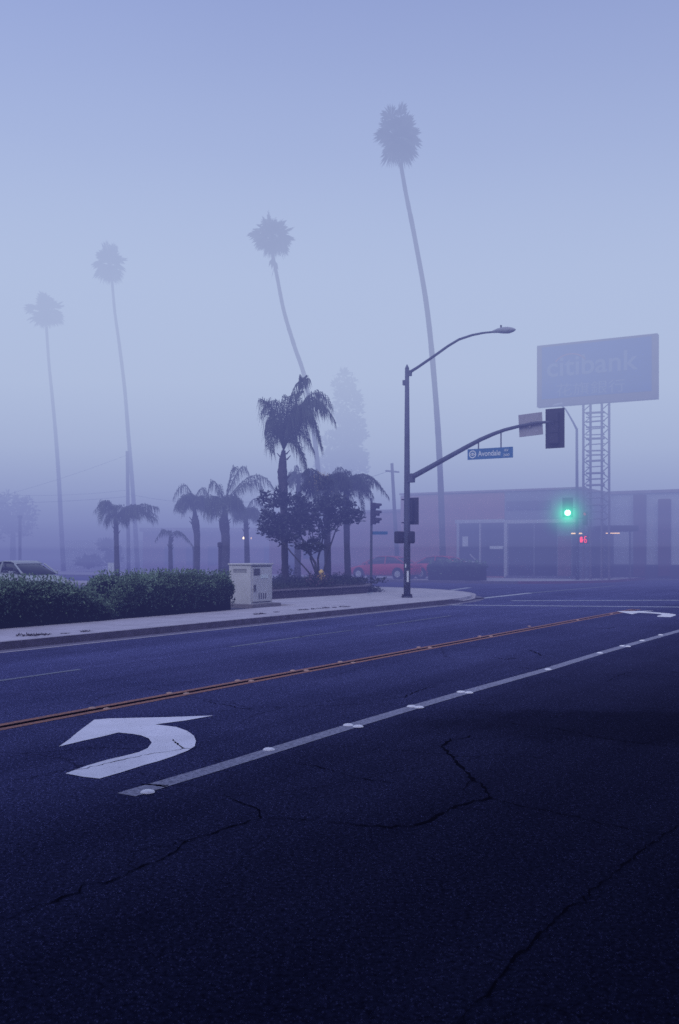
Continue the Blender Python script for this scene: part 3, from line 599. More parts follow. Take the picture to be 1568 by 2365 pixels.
lt = MB().sheet([G(846, 1372, .19), G(860, 1370.5, .20), G(862, 1368, .24), G(850, 1368.5, .25)]).build('litter', 'paper'); tag(lt, 'scrap of white paper on the shrub at the corner', 'litter')

# ------------------------------------------------------------------ utility cabinet
cb = thing('utility_cabinet', 'pale grey roadside utility cabinet at the end of the hedge', 'utility cabinet', W(24.15, 18.0, .148))
s0, s1, n0, n1, z0, z1 = 23.6, 24.72, 17.6, 18.42, .21, 1.44
MB().ubox(s0-.12, s1+.25, n0-.16, n1+.1, .10, .212).build('base', 'conc', cb)
MB().ubox(s0, s1, n0, n1, z0, z1-.04).build('body', 'cab', cb, bevel=.012)
MB().ubox(s0-.03, s1+.03, n0-.035, n1+.03, z1-.045, z1+.005).build('roof', 'cab', cb, bevel=.015)
dr = MB().ubox(s0+.08, s1-.10, n0-.022, n0, z0+.07, z1-.10).build('door', 'cab', cb, bevel=.006)
e = MB().ubox(s0+.08, s1-.10, n0-.010, n0-.001, z0+.045, z0+.068).ubox(s0+.08, s1-.10, n0-.030, n0-.001, z1-.098, z1-.075); e.build('door_seam', 'cabd', cb)
MB().ubox(s0+.12, s0+.45, n0-.028, n0-.022, 1.08, 1.29).build('sticker', 'cabd', dr)
MB().ubox(s0+.47, s0+.86, n0-.03, n0-.022, .99, 1.10).build('placard', 'cabp', dr)
MB().ubox(s0+.12, s0+.20, n0-.065, n0-.022, .60, .80).build('handle', 'cabd', dr, bevel=.01)
v = MB()
for k in range(4): v.ubox(s0+.38+k*.11, s0+.43+k*.11, n0-.027, n0-.022, .36, .54)
v.build('vent', 'cabd', dr)
v = MB()
for k in range(3): v.ubox(s0-.008, s0-.001, n0+.15, n0+.65, 1.18+k*.04, 1.195+k*.04)
v.build('louvre', 'cabd', cb)

# ------------------------------------------------------------------ fire hydrant
hb = S(742, 1362, 38.6); hb.z = .42
hy = thing('fire_hydrant', 'pale yellow fire hydrant standing among the planter shrubs', 'fire hydrant', hb)
def lathe(m, c, prof, k=14):
    return m.tube([c+UP*z for r_, z in prof], [r_ for r_, z in prof], k)
lathe(MB(), hb, [(.14, 0), (.14, .05), (.10, .06), (.095, .45), (.13, .46), (.13, .50), (.11, .52)]).build('barrel', 'hyd', hy, smooth=False)
lathe(MB(), hb, [(.11, .52), (.115, .58), (.085, .64), (.04, .67), (.025, .70)]).build('bonnet', 'hyd', hy)
for sg in (-1, 1):
    MB().tube([hb+Vector((0, 0, .40)), hb+Vector((sg*.17, -.03, .40))], [.055, .06], 10).build('outlet', 'hyd', hy)
MB().tube([hb+Vector((0, 0, .34)), hb+Vector((0, -.18, .34))], [.07, .075], 10).build('outlet', 'hyd', hy)

# ------------------------------------------------------------------ main signal pole with mast arm and lamp
PB = S(940, 1380, 35.3); ps, pn = SN(PB)
def AR(a, z, off=0.0): return W(ps+off, pn-a, z)
def apix(x):                                            # arm distance seen at pixel column x
    k = (x-CX)/F; return (k*PB.y-PB.x)/(UY+k*UX)
def azz(x, y): a = apix(x); return a, CAMZ-(y-HY)/F*(PB.y-a*UX)
def gp(x, y): a, z = azz(x, y); return AR(a, z)
sp = thing('signal_pole', 'grey corner signal pole with curved mast arm and street lamp arm', 'signal pole', AR(0, .148))
MB().tube([AR(0, .148), AR(0, .20), AR(0, .21)], [.20, .20, .14], 16).build('base_plate', 'pole', sp)
for k in range(4):
    a = R(45+90*k); p = AR(0, .2)+Vector((math.cos(a)*.22, math.sin(a)*.22, 0)); MB().tube([p-UP*.05, p+UP*.07], .025, 6).build('anchor_bolt', 'dark', sp)
topz = azz(938, 852)[1]
MB().tube([AR(0, .2), AR(0, 3), AR(0, 6), AR(0, topz)], [.125, .115, .095, .075], 14).build('pole', 'pole', sp, smooth=True)
MB().tube([AR(0, topz), AR(0, topz+.04), AR(0, topz+.10), AR(0, topz+.16)], [.078, .07, .04, .01], 12).build('cap', 'pole', sp, smooth=True)
arm = [(943, 1106), (962, 1096), (995, 1078), (1040, 1053), (1080, 1031), (1110, 1015), (1140, 1002), (1165, 993), (1200, 984), (1235, 977), (1272, 974)]
ap = [gp(*q) for q in arm]; n_ = len(ap)
ao = MB().tube(ap, [.105-.062*i/(n_-1) for i in range(n_)], 12).build('mast_arm', 'pole', sp, smooth=True)
MB().obox(gp(950, 1104), NEG_N*.10, U*.12, UP*.16).build('arm_bracket', 'pole', sp, bevel=.02)
la = [(941, 863), (965, 848), (1000, 824), (1035, 799), (1060, 784), (1090, 774), (1115, 769), (1145, 766)]
MB().tube([gp(*q) for q in la], [.055, .05, .048, .045, .042, .040, .036, .032], 10).build('lamp_arm', 'pole', sp, smooth=True)
MB().obox(gp(946, 862), NEG_N*.07, U*.05, UP*.10).build('lamp_bracket', 'pole', sp)
# cobra head
hm = MB(); hst = [(1138, 766, .05, .05), (1150, 763, .10, .09), (1162, 762, .15, .125), (1174, 761.5, .16, .13), (1184, 761, .12, .085), (1190, 761, .04, .03)]
o = 0
for x, y, hw, hh in hst:
    c = gp(x, y)
    for j in range(12):
        t = 2*math.pi*j/12; hm.v.append(c+U*hw*math.cos(t)+UP*hh*math.sin(t)*(.75 if math.sin(t) > 0 else 1))
for i in range(len(hst)-1):
    for j in range(12): hm.f.append((i*12+j, i*12+(j+1) % 12, (i+1)*12+(j+1) % 12, (i+1)*12+j)); hm.m.append(0)
hm.f += [tuple(range(12)), tuple(60+j for j in range(12))]; hm.m += [0, 0]
lh = hm.build('lamp_head', 'lampm', sp, smooth=True)
MB().tube([gp(1157, 757), gp(1157, 751)], .03, 8).build('photocell', 'dark', lh)
MB().obox(gp(934, 884), NEG_N*.05, U*.06, UP*.09).build('sensor_box', 'pole', sp)
MB().tube([gp(1044, 1055), gp(1044, 1052)], .06, 8).build('arm_clamp', 'dark', sp)
MB().tube([gp(1241, 1052), gp(1241, 1052)+UP*.01], .01, 4)
# things fixed to the pole but lifted away
def signal(label, c, w, h, back=False, lit=None, plate=True, r_=.13, name='traffic_signal', face=-U, hang=None, group=None):
    """three-section head; c = centre; face = direction the lenses look"""
    face = Vector(face); side = face.cross(UP).normalized(); root = thing(name, label, 'traffic light', c, group)
    if plate: MB().obox(c, side*w/2, face*.008, UP*h/2).build('backplate', 'dark', root, bevel=.03)
    sec = h*.8/3
    for k in range(3):
        cc = c+UP*(sec*(1-k)); hb_ = MB().obox(cc-face*.10, side*sec*.46, face*.10, UP*sec*.485).build('housing', 'dark', root, bevel=.02)
        on = lit[k] if lit else None
        MB().tube([cc+face*.010, cc+face*.022], [r_, r_*.9], 18).build('lens', on or 'lens', hb_)
        vz = MB(); ns = 16
        for t in range(ns+1):
            a = R(-40+260*t/ns); d1 = side*math.cos(a)+UP*math.sin(a); ln = .26
            vz.v.append(cc+face*.01+d1*r_*1.1); vz.v.append(cc+face*(ln if 20 < -40+260*t/ns < 160 else ln*.6)+d1*r_*1.1-UP*.02)
        for t in range(ns): vz.f.append((2*t, 2*t+1, 2*t+3, 2*t+2)); vz.m.append(0)
        vz.build('visor', 'dark', hb_)
    return root
a1, zc = azz(1278, 988)
sg = signal('dark signal head seen from behind at the end of the mast arm', AR(a1, zc, .16), .66, 1.33, face=U)
MB().obox(AR(a1, azz(1278, 974)[1], .0), NEG_N*.05, U*.14, UP*.05).build('bracket', 'dark', sg)
a2, z2 = azz(944, 1180)
sg = signal('dark signal head clamped to the middle of the corner signal pole', AR(a2+.0, z2, .22), .58, .98, face=U, r_=.10)
for dz in (-.42, .42): MB().ubox(ps-.02, ps+.2, pn-.05, pn+.22, z2+dz-.02, z2+dz+.02).build('bracket', 'dark', sg)
# pedestrian heads (backs/sides seen)
for lab, xx, yy, f_, w_ in (('dark pedestrian signal box on the left side of the corner pole', 922, 1241, (-NEG_N+U*.6).normalized(), .34), ('dark pedestrian signal box on the right side of the corner pole', 949, 1241, (NEG_N*.5+U).normalized(), .26)):
    a, z = azz(xx, yy); c = AR(a, z); rt = thing('pedestrian_signal', lab, 'pedestrian signal', c, 'pedestrian signals on the corner pole'); sd = f_.cross(UP)
    MB().obox(c, sd*w_/2, f_*.11, UP*.22).build('housing', 'dark', rt, bevel=.05)
    MB().obox(c+f_*.115, sd*(w_/2-.05), f_*.006, UP*.16).build('lens', 'lens', rt)
    MB().obox((c+AR(0, z))/2, NEG_N*.06, U*.02, UP*.02).build('bracket', 'dark', rt)
for (x, y0, y1, w_, lab) in ((938, 1302, 1311, .05, 'small round white sticker on the corner signal pole'), (941, 1318, 1344, .035, 'narrow white paper strip stuck low on the corner signal pole')):
    za, zb2 = azz(x, y1)[1], azz(x, y0)[1]; c = AR(apix(x), (za+zb2)/2)-Vector((0, .125, 0))
    m = MB().obox(c, Vector((w_, 0, 0)), Vector((0, .006, 0)), UP*(zb2-za)/2); tag(m.build('sticker', 'sticker'), lab, 'sticker')
# street name sign
A_, zA = azz(1080, 1063); B_, zB = azz(1184.5, 1056); tz = azz(1080, 1040)[1]
szc = (zA+azz(1184.5, 1056)[1])/2; hgt = .37
sn = thing('street_name_sign', 'blue street name sign reading Avondale hanging under the mast arm', 'street sign', AR((A_+B_)/2, szc), None)
off = -.0
MB().obox(AR((A_+B_)/2, szc+hgt/2, off), NEG_N*((B_-A_)/2), U*.012, UP*hgt/2).build('panel', 'blue', sn)
fo = off-.018; wd = B_-A_
text_mb('Avondale', AR(A_+wd*.235, szc+.10, fo), NEG_N, .19, wd*.50, .012).build('lettering', 'signw', sn)
text_mb('AV', AR(A_+wd*.81, szc+.22, fo), NEG_N, .09, wd*.10, .006).build('lettering', 'signw', sn)
text_mb('200', AR(A_+wd*.79, szc+.06, fo), NEG_N, .085, wd*.14, .006).build('lettering', 'signw', sn)
em = MB(); cc = AR(A_+wd*.115, szc+hgt/2, fo)
def ringf(m, c, r0, r1, k=24):
    for j in range(k):
        t0, t1 = 2*math.pi*j/k, 2*math.pi*(j+1)/k
        m.sheet([c+(NEG_N*math.cos(t)+UP*math.sin(t))*r for r, t in ((r0, t0), (r1, t0), (r1, t1), (r0, t1))])
ringf(em, cc, .10, .135); ringf(em, cc, .0, .055)
em.sheet([cc-NEG_N*.09-UP*.02, cc+NEG_N*.09-UP*.02, cc+NEG_N*.09+UP*.01, cc-NEG_N*.09+UP*.01])
em.build('emblem', 'signw', sn)
hg = MB()
for x, yt in ((1105, 1016), (1157, 996)):
    a, zt = azz(x, yt); MB().tube([AR(a, zt), AR(a, szc+hgt)], .024, 6).build('hanger', 'pole', sn)
# regulatory sign seen from the back
c = gp(1223, 980); rs = thing('traffic_sign', 'bare grey back of a square sign on the mast arm', 'traffic sign', c)
tl = Matrix.Rotation(R(-3), 3, U)
MB().obox(c+U*.10, tl@(NEG_N*.42), U*.008, tl@(UP*.38)).build('panel', 'alu', rs, bevel=.04)
MB().obox(c+U*.05, NEG_N*.03, U*.04, UP*.10).build('bracket', 'alu', rs)

# second corner pole with side-seen signal and small street sign
qb = S(857, 1363, 42.2); qb.z = .148
q2 = thing('signal_pole', 'slim second signal pole right of the corner palms', 'signal pole', qb)
MB().tube([qb, qb+UP*.04, qb+UP*.05, Vector((S(858, 1150, 42.2)))], [.12, .12, .06, .05], 10).build('pole', 'pole', q2, smooth=True)
c = S(867, 1186, 42.2)
fd = Vector((.93, -.25, 0)).normalized()
signal('signal head with three visors in profile beside the right palm', c, .42, 1.18, plate=False, face=fd, r_=.125)
m = MB().obox(S(877, 1231, 42.2), Vector((.34, 0, 0)), Vector((0, .01, 0)), Vector((0, 0, .07))); tag(m.build('street_name_sign', 'blue'), 'small faint street sign blade on the slim second signal pole', 'street sign')

# ------------------------------------------------------------------ far corner: lamp, green signal, pedestrian hand
D3 = 59.0; lb = S(1333, 1345, D3); lb.z = .148
fl = thing('street_lamp', 'far street lamp pole with angled arm in front of the billboard', 'street lamp', lb)
MB().tube([lb, lb+UP*3, S(1332, 990, D3)], [.11, .10, .075], 10).build('pole', 'pole', fl, smooth=True)
MB().tube([S(1332, 992, D3), S(1325, 978, D3), S(1315, 960, D3), S(1306, 945, D3), S(1298, 938, D3)], [.07, .06, .05, .045, .04], 8).build('arm', 'pole', fl, smooth=True)
MB().obox(S(1288, 934, D3), Vector((.26, 0, .05)), Vector((0, .12, 0)), Vector((0, 0, .06))).build('lamp_head', 'lampm', fl, bevel=.03)
fc = Vector((-.25, -.97, 0)).normalized()
gs = signal('signal head showing a glowing green light at the far corner', S(1311, 1172, D3-1.0), .62, 1.18, face=fc, lit=(None, None, 'green_on'), r_=.17, plate=True)
MB().obox(S(1322, 1172, D3-.6), Vector((.22, 0, 0)), Vector((0, .03, 0)), UP*.03).build('bracket', 'dark', gs)
c = S(1351, 1197, D3-.4); f4 = Vector((-.5, -.86, 0)).normalized()
gs2 = signal('dim signal head with a faint red light right of the far lamp pole', c, .40, 1.0, face=f4, lit=('red_dim', None, None), r_=.10, plate=False)
MB().obox(c+Vector((-.28, .1, 0)), Vector((.16, 0, 0)), Vector((0, .03, 0)), UP*.03).build('bracket', 'dark', gs2)
c = S(1346, 1246, D3-.5); ph = thing('pedestrian_signal', 'pedestrian signal showing a red hand and countdown at the far corner', 'pedestrian signal', c)
MB().obox(c, Vector((.30, 0, 0)), Vector((0, .12, 0)), UP*.26).build('housing', 'dark', ph, bevel=.03)
MB().obox(c+Vector((-.30, .1, 0)), Vector((.10, 0, 0)), Vector((0, .02, 0)), UP*.02).build('bracket', 'dark', ph)
hx = Vector((1, 0, 0)); hc = c+Vector((-.13, -.13, -.02)); h_ = MB()
h_.obox(hc-UP*.05, hx*.075, Vector((0, .004, 0)), UP*.10)
for k, l in enumerate((.10, .13, .14, .12)): h_.obox(hc+hx*(-.06+k*.04)+UP*(.05+l/2), hx*.015, Vector((0, .004, 0)), UP*l/2)
h_.obox(hc+hx*.095+UP*-.03, (hx*.4+UP*.9)*.06, Vector((0, .004, 0)), (hx*.9-UP*.4)*.018)
h_.build('hand_symbol', 'red_on', ph)
dg_ = MB(); dc = c+Vector((.13, -.13, 0))
for (x, z, w_, hh) in ((0, .17, .055, .02), (0, 0, .05, .02), (0, -.17, .055, .02), (-.06, .085, .018, .07), (-.06, -.085, .018, .07), (.06, -.085, .016, .06)): dg_.obox(dc+hx*x+UP*z, hx*w_, Vector((0, .004, 0)), UP*hh)
dg_.build('countdown_digit', 'red_on', ph)

# ------------------------------------------------------------------ utility poles and wires
def upole(label, d, tx, ty, bx, by, wt, wb, arm_=False):
    b = S(bx, by, d); b.z = 0; r = thing('utility_pole', label, 'utility pole', b, None); t = S(tx, ty, d)
    MB().tube([b, b.lerp(t, .5), t], [wb*d/F/2, (wb+wt)/2*d/F/2, wt*d/F/2], 9).build('pole', 'wood', r, smooth=True)
    if arm_:
        c_ = b.lerp(t, .93); MB().obox(c_, Vector((.45, .5, 0)), Vector((-.04, .03, 0)), UP*.05).build('crossarm', 'wood', r)
    return t
t1 = upole('left utility pole standing beside the slim fan palm', 78, 294, 1042, 297, 1320, 8, 9)
t2_ = upole('right utility pole between the corner palms and the signal pole', 64, 905, 1070, 920, 1338, 7, 11, True)
def wire(label, a, b, sag, r_=.022):
    pts = [a.lerp(b, i/20)-UP*sag*4*(i/20)*(1-i/20) for i in range(21)]
    tag(MB().tube(pts, r_, 4).build('overhead_wire', 'wire'), label, 'wire')
wire('highest thin overhead wire sloping down left from the left utility pole', t1-UP*.3, S(-120, 1175, 76), .3, .009)
wire('overhead wire running left from below the left pole top', S(293, 1147, 78), S(-160, 1160, 76), .25, .012)
wire('short overhead wire near the top left running past the faintest fan palm', S(293, 1132, 78), S(-160, 1128, 78), .5, .009)
wire('overhead wire between the two utility poles above the lot palms', S(293, 1140, 78), S(907, 1085, 64), 1.4, .010)

# ------------------------------------------------------------------ the salmon building
def nz(x, y, s): p = on_s(x, y, s); return SN(p)[1], p.z
bd = thing('commercial_building', 'low salmon and grey commercial building across the cross street', 'building', W(60, 25, .148))
def fac(m, x0, x1, y0, y1, s_, t, mi=0, zfix=None):     # facade element between pixel columns, t thick toward the street
    na, z1_ = nz(x0, y0, s_); nb, _ = nz(x1, y0, s_); _, z0_ = nz((x0+x1)/2, y1, s_)
    _, z1_ = nz((x0+x1)/2, y0, s_)
    if zfix: z0_, z1_ = zfix
    m.ubox(s_-t, s_, min(na, nb), max(na, nb), z0_, z1_, mi)
ZR = 5.75
nL = nz(925, 1146, 60)[0]; nM = nz(1165, 1140, 60)[0]; nRr = nz(1338, 1130, 60)[0]
MB().ubox(60, 78, nM, nL, .0, ZR).build('wall', 'pink', bd)
MB().ubox(60.02, 78, nRr, nM-.002, .0, ZR+.05).build('wall', 'grey_st', bd)
MB().ubox(59.9, 78.1, nRr-.1, nL+.05, ZR+.052, ZR+.17).build('roof', 'roof', bd)
m = MB(); fac(m, 1052, 1166, 1200, 1208, 60, .08); fac(m, 1166, 1338, 1200, 1208, 60.02, .08); m.build('awning', 'mull', bd)
m = MB(); fac(m, 1170, 1272, 1157, 1177, 60.02, .06); m.build('sign_panel', 'fascia', bd)
for (x0, x1, y0, y1) in ((1062, 1107, 1209, 1322), (1112, 1164, 1209, 1330), (1175, 1232, 1209, 1330), (1235, 1286, 1209, 1330), (1322, 1337, 1232, 1335)):
    m = MB(); fac(m, x0, x1, y0, y1, 60, .03); w_ = m.build('window', 'glass', bd)
for (x0, x1) in ((1056, 1061), (1108, 1111), (1165, 1172)): m = MB(); fac(m, x0, x1, 1209, 1333, 60, .10); m.build('mullion', 'mull', bd)
m = MB(); fac(m, 1170, 1340, 1330, 1340, 60, .12); m.build('plinth', 'fascia', bd)
m = MB(); fac(m, 1068, 1081, 1239, 1262, 59.965, .02); m.build('poster', 'poster', bd)
m = MB(); fac(m, 1131, 1162, 1261, 1268, 59.965, .02); m.build('poster', 'poster', bd)
m = MB(); fac(m, 1066, 1101, 1296, 1299, 59.965, .02); m.build('poster', 'poster', bd)
m = MB(); fac(m, 1289, 1319, 1238, 1334, 60, .06); m.build('door', 'orange', bd)
m = MB(); m.tube([on_s(1085, 1280, 59.7), on_s(1105, 1300, 59.7), on_s(1122, 1322, 59.7)], .04, 6); m.build('handrail', 'mull', bd)
for x in (1325, 1342):
    p = on_s(x, 1232, 59.2); MB().obox(p, NEG_N*.14, U*.08, UP*.035).build('eave_lamp', 'warm', bd)
wg = thing('side_building', 'lower salmon wing left of the main building behind the red car', 'building', W(61, 38, .148))
nW = nz(622, 1200, 60.6)[0]
MB().ubox(60.6, 76, nL+.06, nW, 0, 4.7).build('wall', 'pink2', wg)
MB().ubox(60.5, 76.1, nL+.06, nW+.05, 4.702, 4.85).build('roof', 'roof', wg)
m = MB(); fac(m, 655, 680, 1255, 1330, 60.6, .04); m.build('door', 'glass', wg)
m = MB(); fac(m, 700, 760, 1250, 1290, 60.6, .04); m.build('window', 'glass', wg)
# dark kiosk structure below the billboard
dkx = thing('entrance_block', 'dark cladded entrance block below the billboard posts', 'building', W(62, 17.5, .148))
n0_, n1_ = nz(1392, 1250, 62)[0], nz(1340, 1250, 62)[0]
MB().ubox(62, 64.5, n0_, n1_, 0, nz(1365, 1226, 62)[1]).build('wall', 'dk', dkx)
MB().ubox(61.8, 64.7, n0_-.1, n1_+.1, nz(1365, 1226, 62)[1]+.002, nz(1365, 1218, 62)[1]).build('roof', 'fascia', dkx)
MB().ubox(61.96, 62, n0_+.4, n0_+1.2, .2, 2.3).build('door', 'glass', dkx)
# canopy with lit tube
cn = thing('canopy', 'flat dark canopy with a lit tube light beneath it', 'canopy', S(1420, 1330, 61.5))
a, b = S(1380, 1221, 61.5), S(1462, 1221, 61.5)
MB().obox((a+b)/2, (b-a)/2, Vector((0, 1.2, 0)), UP*.18).build('roof_slab', 'dk', cn, bevel=.05)
MB().obox(S(1415, 1231.5, 60.8), Vector((.42, 0, 0)), Vector((0, .05, 0)), UP*.025).build('tube_light', 'warm', cn)
for x in (1388, 1455):
    p = S(x, 1228, 62.2); q = p.copy(); q.z = .14; MB().tube([q, p], .07, 8).build('post', 'fascia', cn)
# pale building with pilasters
pb = thing('pilaster_building', 'pale building with dark brown pilasters at the right edge', 'building', W(66, 16, .148))
nA, nB = nz(1396, 1200, 66)[0], nz(1640, 1200, 66)[0]
MB().ubox(66, 80, nB, nA, 0, 5.75).build('wall', 'pale', pb); MB().ubox(65.8, 80.2, nB-.1, nA+.1, 5.752, 5.95).build('roof', 'roof', pb)
for x0, x1, y0 in ((1467, 1493, 1143), (1524, 1550, 1153), (1588, 1612, 1160)): m = MB(); fac(m, x0, x1, y0, 1330, 66, .5); m.build('pilaster', 'pil', pb)
m = MB(); fac(m, 1398, 1640, 1304, 1334, 66, .25); m.build('plinth', 'dk', pb)

# ------------------------------------------------------------------ billboard
TL, TR_, BL, BR = S(1240, 803, 61.0), S(1518, 765, 57.5), S(1241, 945, 61.0), S(1517, 915, 57.5)
bx = (TR_-TL); bx.z = 0; wd = bx.length; bx.normalize(); bn = Vector((bx.y, -bx.x, 0))      # faces the camera side
bc = (TL+TR_+BL+BR)/4; bw = wd/2; bh = ((TL.z-BL.z)+(TR_.z-BR.z))/4
gb = bc.copy(); gb.z = .148
bb = thing('billboard', 'large blue citibank billboard with Chinese lettering on twin ladder posts', 'billboard', gb)
MB().obox(bc-bn*.25, bx*bw, bn*.25, UP*bh).build('box', 'bbframe', bb)
MB().obox(bc+bn*.012+UP*.16, bx*(bw-.32), bn*.008, UP*(bh-.30)).build('panel', 'bbface', bb)
pf = bc+bn*.030
text_mb('citibank', pf-bx*(bw*.82)-UP*.12, bx, 1.22, bw*1.52, .012).build('lettering', 'bbtxt', bb)
text_mb('花旗銀行', pf-bx*(bw*.66)-UP*1.38, bx, .79, bw*1.15, .0).build('lettering', 'bbtxt', bb)
m = MB(); k = 24; ac = pf-bx*(bw*.42)+UP*.43
for j in range(k):
    vs = []
    for t, r_ in ((j, .99), (j, 1.08), (j+1, 1.08), (j+1, .99)):
        a = R(28+124*t/k); vs.append(ac+bx*math.cos(a)*r_+UP*math.sin(a)*r_*.75)
    m.sheet(vs)
m.build('red_arc', 'bbred', bb)
legs = [(1352, 1340), (1395, 1338)]
zb_ = BL.z+.1
def on_board(x):                                         # point of the board plane under pixel column x
    k = (x-CX)/F; p = bc; tt = (k*p.y-p.x)/(bx.x-k*bx.y); return p+bx*tt-bn*.25
for x in (1353, 1396):
    p = on_board(x); q = p.copy(); p.z = bc.z; q.z = .14
    for sx_ in (-.22, .22):
        MB().obox((p+q)/2+bx*sx_, bx*.045, bn*.12, UP*(p.z-q.z)/2).build('post', 'bbpost', bb)
    br_ = MB(); zq = .6
    while zq < p.z-.5:
        a_, b_ = q-bx*.22, q+bx*.22; a_.z = zq; b_.z = zq+.38; br_.tube([a_, b_], .03, 4); br_.tube([Vector((b_.x, b_.y, zq+.38)), Vector((a_.x, a_.y, zq+.76))], .03, 4); zq += .76
    br_.build('bracing', 'bbpost', bb)
pl_, pr_ = on_board(1353), on_board(1396)
zz = [CAMZ-(y-HY)/F*59.2 for y in (952, 962, 973, 985, 990, 1003, 1012, 1026, 1040, 1050, 1064, 1078, 1092, 1106, 1120, 1136, 1150, 1166, 1182, 1198)]
for z in zz:
    a, b = pl_.copy(), pr_.copy(); a.z = z; b.z = z+random.uniform(-.03, .03); MB().tube([a+bn*.2, b+bn*.2], random.choice((.035, .05, .07)), 5).build('rung', 'bbpost', bb)

# ------------------------------------------------------------------ distant left building with lit eave
bg_ = thing('distant_building', 'faint long low building far behind the parking lot palms', 'building', S(420, 1322, 96))
a, b = S(120, 1226, 97), S(650, 1222, 95); c = (a+b)/2
def slab(x0, x1, d_, y0, z0, th, name, mt, root):
    p, q = S(x0, y0, d_), S(x1, y0, d_); z1 = p.z; p.z = q.z = (z0+z1)/2; c_ = (p+q)/2
    MB().obox(c_+Vector((0, th/2, 0)), (q-p)/2, Vector((0, th/2, 0)), UP*(z1-z0)/2).build(name, mt, root)
slab(330, 660, 95, 1228, 0, 9, 'wall', 'pink2', bg_); slab(322, 668, 94.3, 1219, 3.87, 10, 'roof', 'roof', bg_)
slab(150, 329.5, 98, 1248, 0, 7, 'wall', 'pale', bg_)
for x in (380, 430, 480, 610): slab(x, x+22, 94.96, 1262, .6, .03, 'window', 'glass', bg_)
m = MB().obox(S(563.5, 1242.5, 93), Vector((.11, 0, 0)), Vector((0, .05, 0)), UP*.10); m.build('wall_lamp', 'warm2', bg_)
m = MB().obox(S(580, 1243, 93), Vector((.05, 0, 0)), Vector((0, .05, 0)), UP*.09); m.build('wall_lamp', 'warm3', bg_)
nb = thing('notice_board', 'small pale notice board beyond the gap between hedges', 'notice board', S(257, 1325, 57))
MB().obox(S(257, 1311, 57), Vector((.20, 0, 0)), Vector((0, .03, 0)), UP*.29).build('panel', 'signw', nb); p = S(257, 1311, 57); q = p.copy(); q.z = .0
MB().tube([q, p], .035, 6).build('post', 'pole', nb)
def bollard(label, x, yt, d_, w_):
    p = S(x, yt, d_); q = p.copy(); q.z = .0; r = thing('lot_light', label, 'light post', q, None)
    MB().tube([q, p-UP*.25], w_, 8).build('post', 'dk', r); MB().tube([p-UP*.25, p-UP*.24, p-UP*.03, p], [w_*.9, w_*1.5, w_*1.5, w_*.4], 10).build('lamp_head', 'dk', r)
bollard('short dark light post beside the broadest queen palm', 508, 1252, 48.5, .085)
bollard('far post with small pale head behind the mop crowned palm', 447, 1262, 60, .05)
bollard('dim dark post at the left beneath the shade tree', 46, 1190, 80, .13)

# ------------------------------------------------------------------ cars
def car(label, loc, rz, paint, group=None, sedan=True, name='parked_car'):
    """x forward, y left"""
    r = local_thing(name, label, 'car', loc, group, rz)
    def loft(st, m, k=12, e=.35):
        o = len(m.v)
        for x, z0_, z1_, hw in st:
            for j in range(k):
                t = 2*math.pi*(j+.5)/k; c_, s_ = math.cos(t), math.sin(t)
                m.v.append(Vector((x, hw*math.copysign(abs(c_)**e, c_), (z0_+z1_)/2+(z1_-z0_)/2*math.copysign(abs(s_)**e, s_))))
        for i in range(len(st)-1):
            for j in range(k): m.f.append((o+i*k+j, o+i*k+(j+1) % k, o+(i+1)*k+(j+1) % k, o+(i+1)*k+j)); m.m.append(0)
        m.f += [tuple(o+j for j in range(k)), tuple(o+(len(st)-1)*k+j for j in range(k))]; m.m += [0, 0]; return m
    body = loft([(-2.25, .42, .80, .62), (-2.2, .30, .93, .78), (-1.9, .24, .98, .85), (-1.2, .22, 1.0, .88), (0, .20, .96, .89), (.9, .22, .93, .88), (1.5, .24, .86, .86), (2.0, .27, .74, .80), (2.2, .32, .66, .70), (2.27, .38, .58, .55)], MB()).build('body', paint, r, smooth=True)
    loft([(-1.75, .95, .99, .70), (-1.15, .93, 1.33, .66), (-.55, .92, 1.42, .64), (.05, .92, 1.415, .63), (.45, .92, 1.30, .65), (1.15, .90, .94, .72)], MB(), e=.5).build('cabin_glass', 'cglass', r, smooth=True)
    rf = MB(); loft([(-1.20, 1.31, 1.355, .60), (-.55, 1.39, 1.445, .62), (.05, 1.38, 1.44, .61), (.40, 1.30, 1.34, .60)], rf, e=.5); rf.build('roof', paint, r, smooth=True)
    for sy in (-1, 1):
        for a, b in (((-1.85, .97, .74), (-1.12, 1.34, .635)), ((-.45, .95, .80), (-.45, 1.40, .655)), ((.42, 1.32, .645), (1.2, .93, .76))):
            MB().tube([(a[0], a[2]*sy, a[1]), (b[0], b[2]*sy, b[1])], .035, 5).build('window_pillar', paint, r)
    for x in (-1.38, 1.38):
        for sy in (-1, 1):
            w_ = MB().tube([(x, sy*.70, .32), (x, sy*.90, .32)], [.32, .32], 20).build('wheel', 'tyre', r)
            MB().tube([(x, sy*.895, .32), (x, sy*.915, .32)], [.21, .19], 14).build('rim', 'rim', w_)
            MB().tube([(x, sy*.66, .36), (x, sy*.893, .36)], [.385, .385], 20).build('wheel_arch', 'tyre', r)
    for sy in (-1, 1):
        MB().obox((2.16, sy*.58, .63), Vector((.06, sy*-.03, 0)), Vector((0, .14, 0)), UP*.07).build('headlight', 'chl', r, bevel=.02)
        MB().obox((-2.21, sy*.62, .80), Vector((.04, 0, 0)), Vector((0, .12, 0)), UP*.07).build('tail_light', 'ctl', r, bevel=.02)
        MB().obox((.72, sy*.97, .98), Vector((.06, 0, 0)), Vector((0, .08, 0)), UP*.06).build('mirror', paint, r, bevel=.02)
    return r
ang_n = math.atan2(UX, -UY)
c1 = on_s(888, 1338, 53.6); c1.z = .148
car('bright red car parked across the cross street behind the signal pole', c1, ang_n, 'red', 'red parked cars')
sC, nC = SN(c1); 
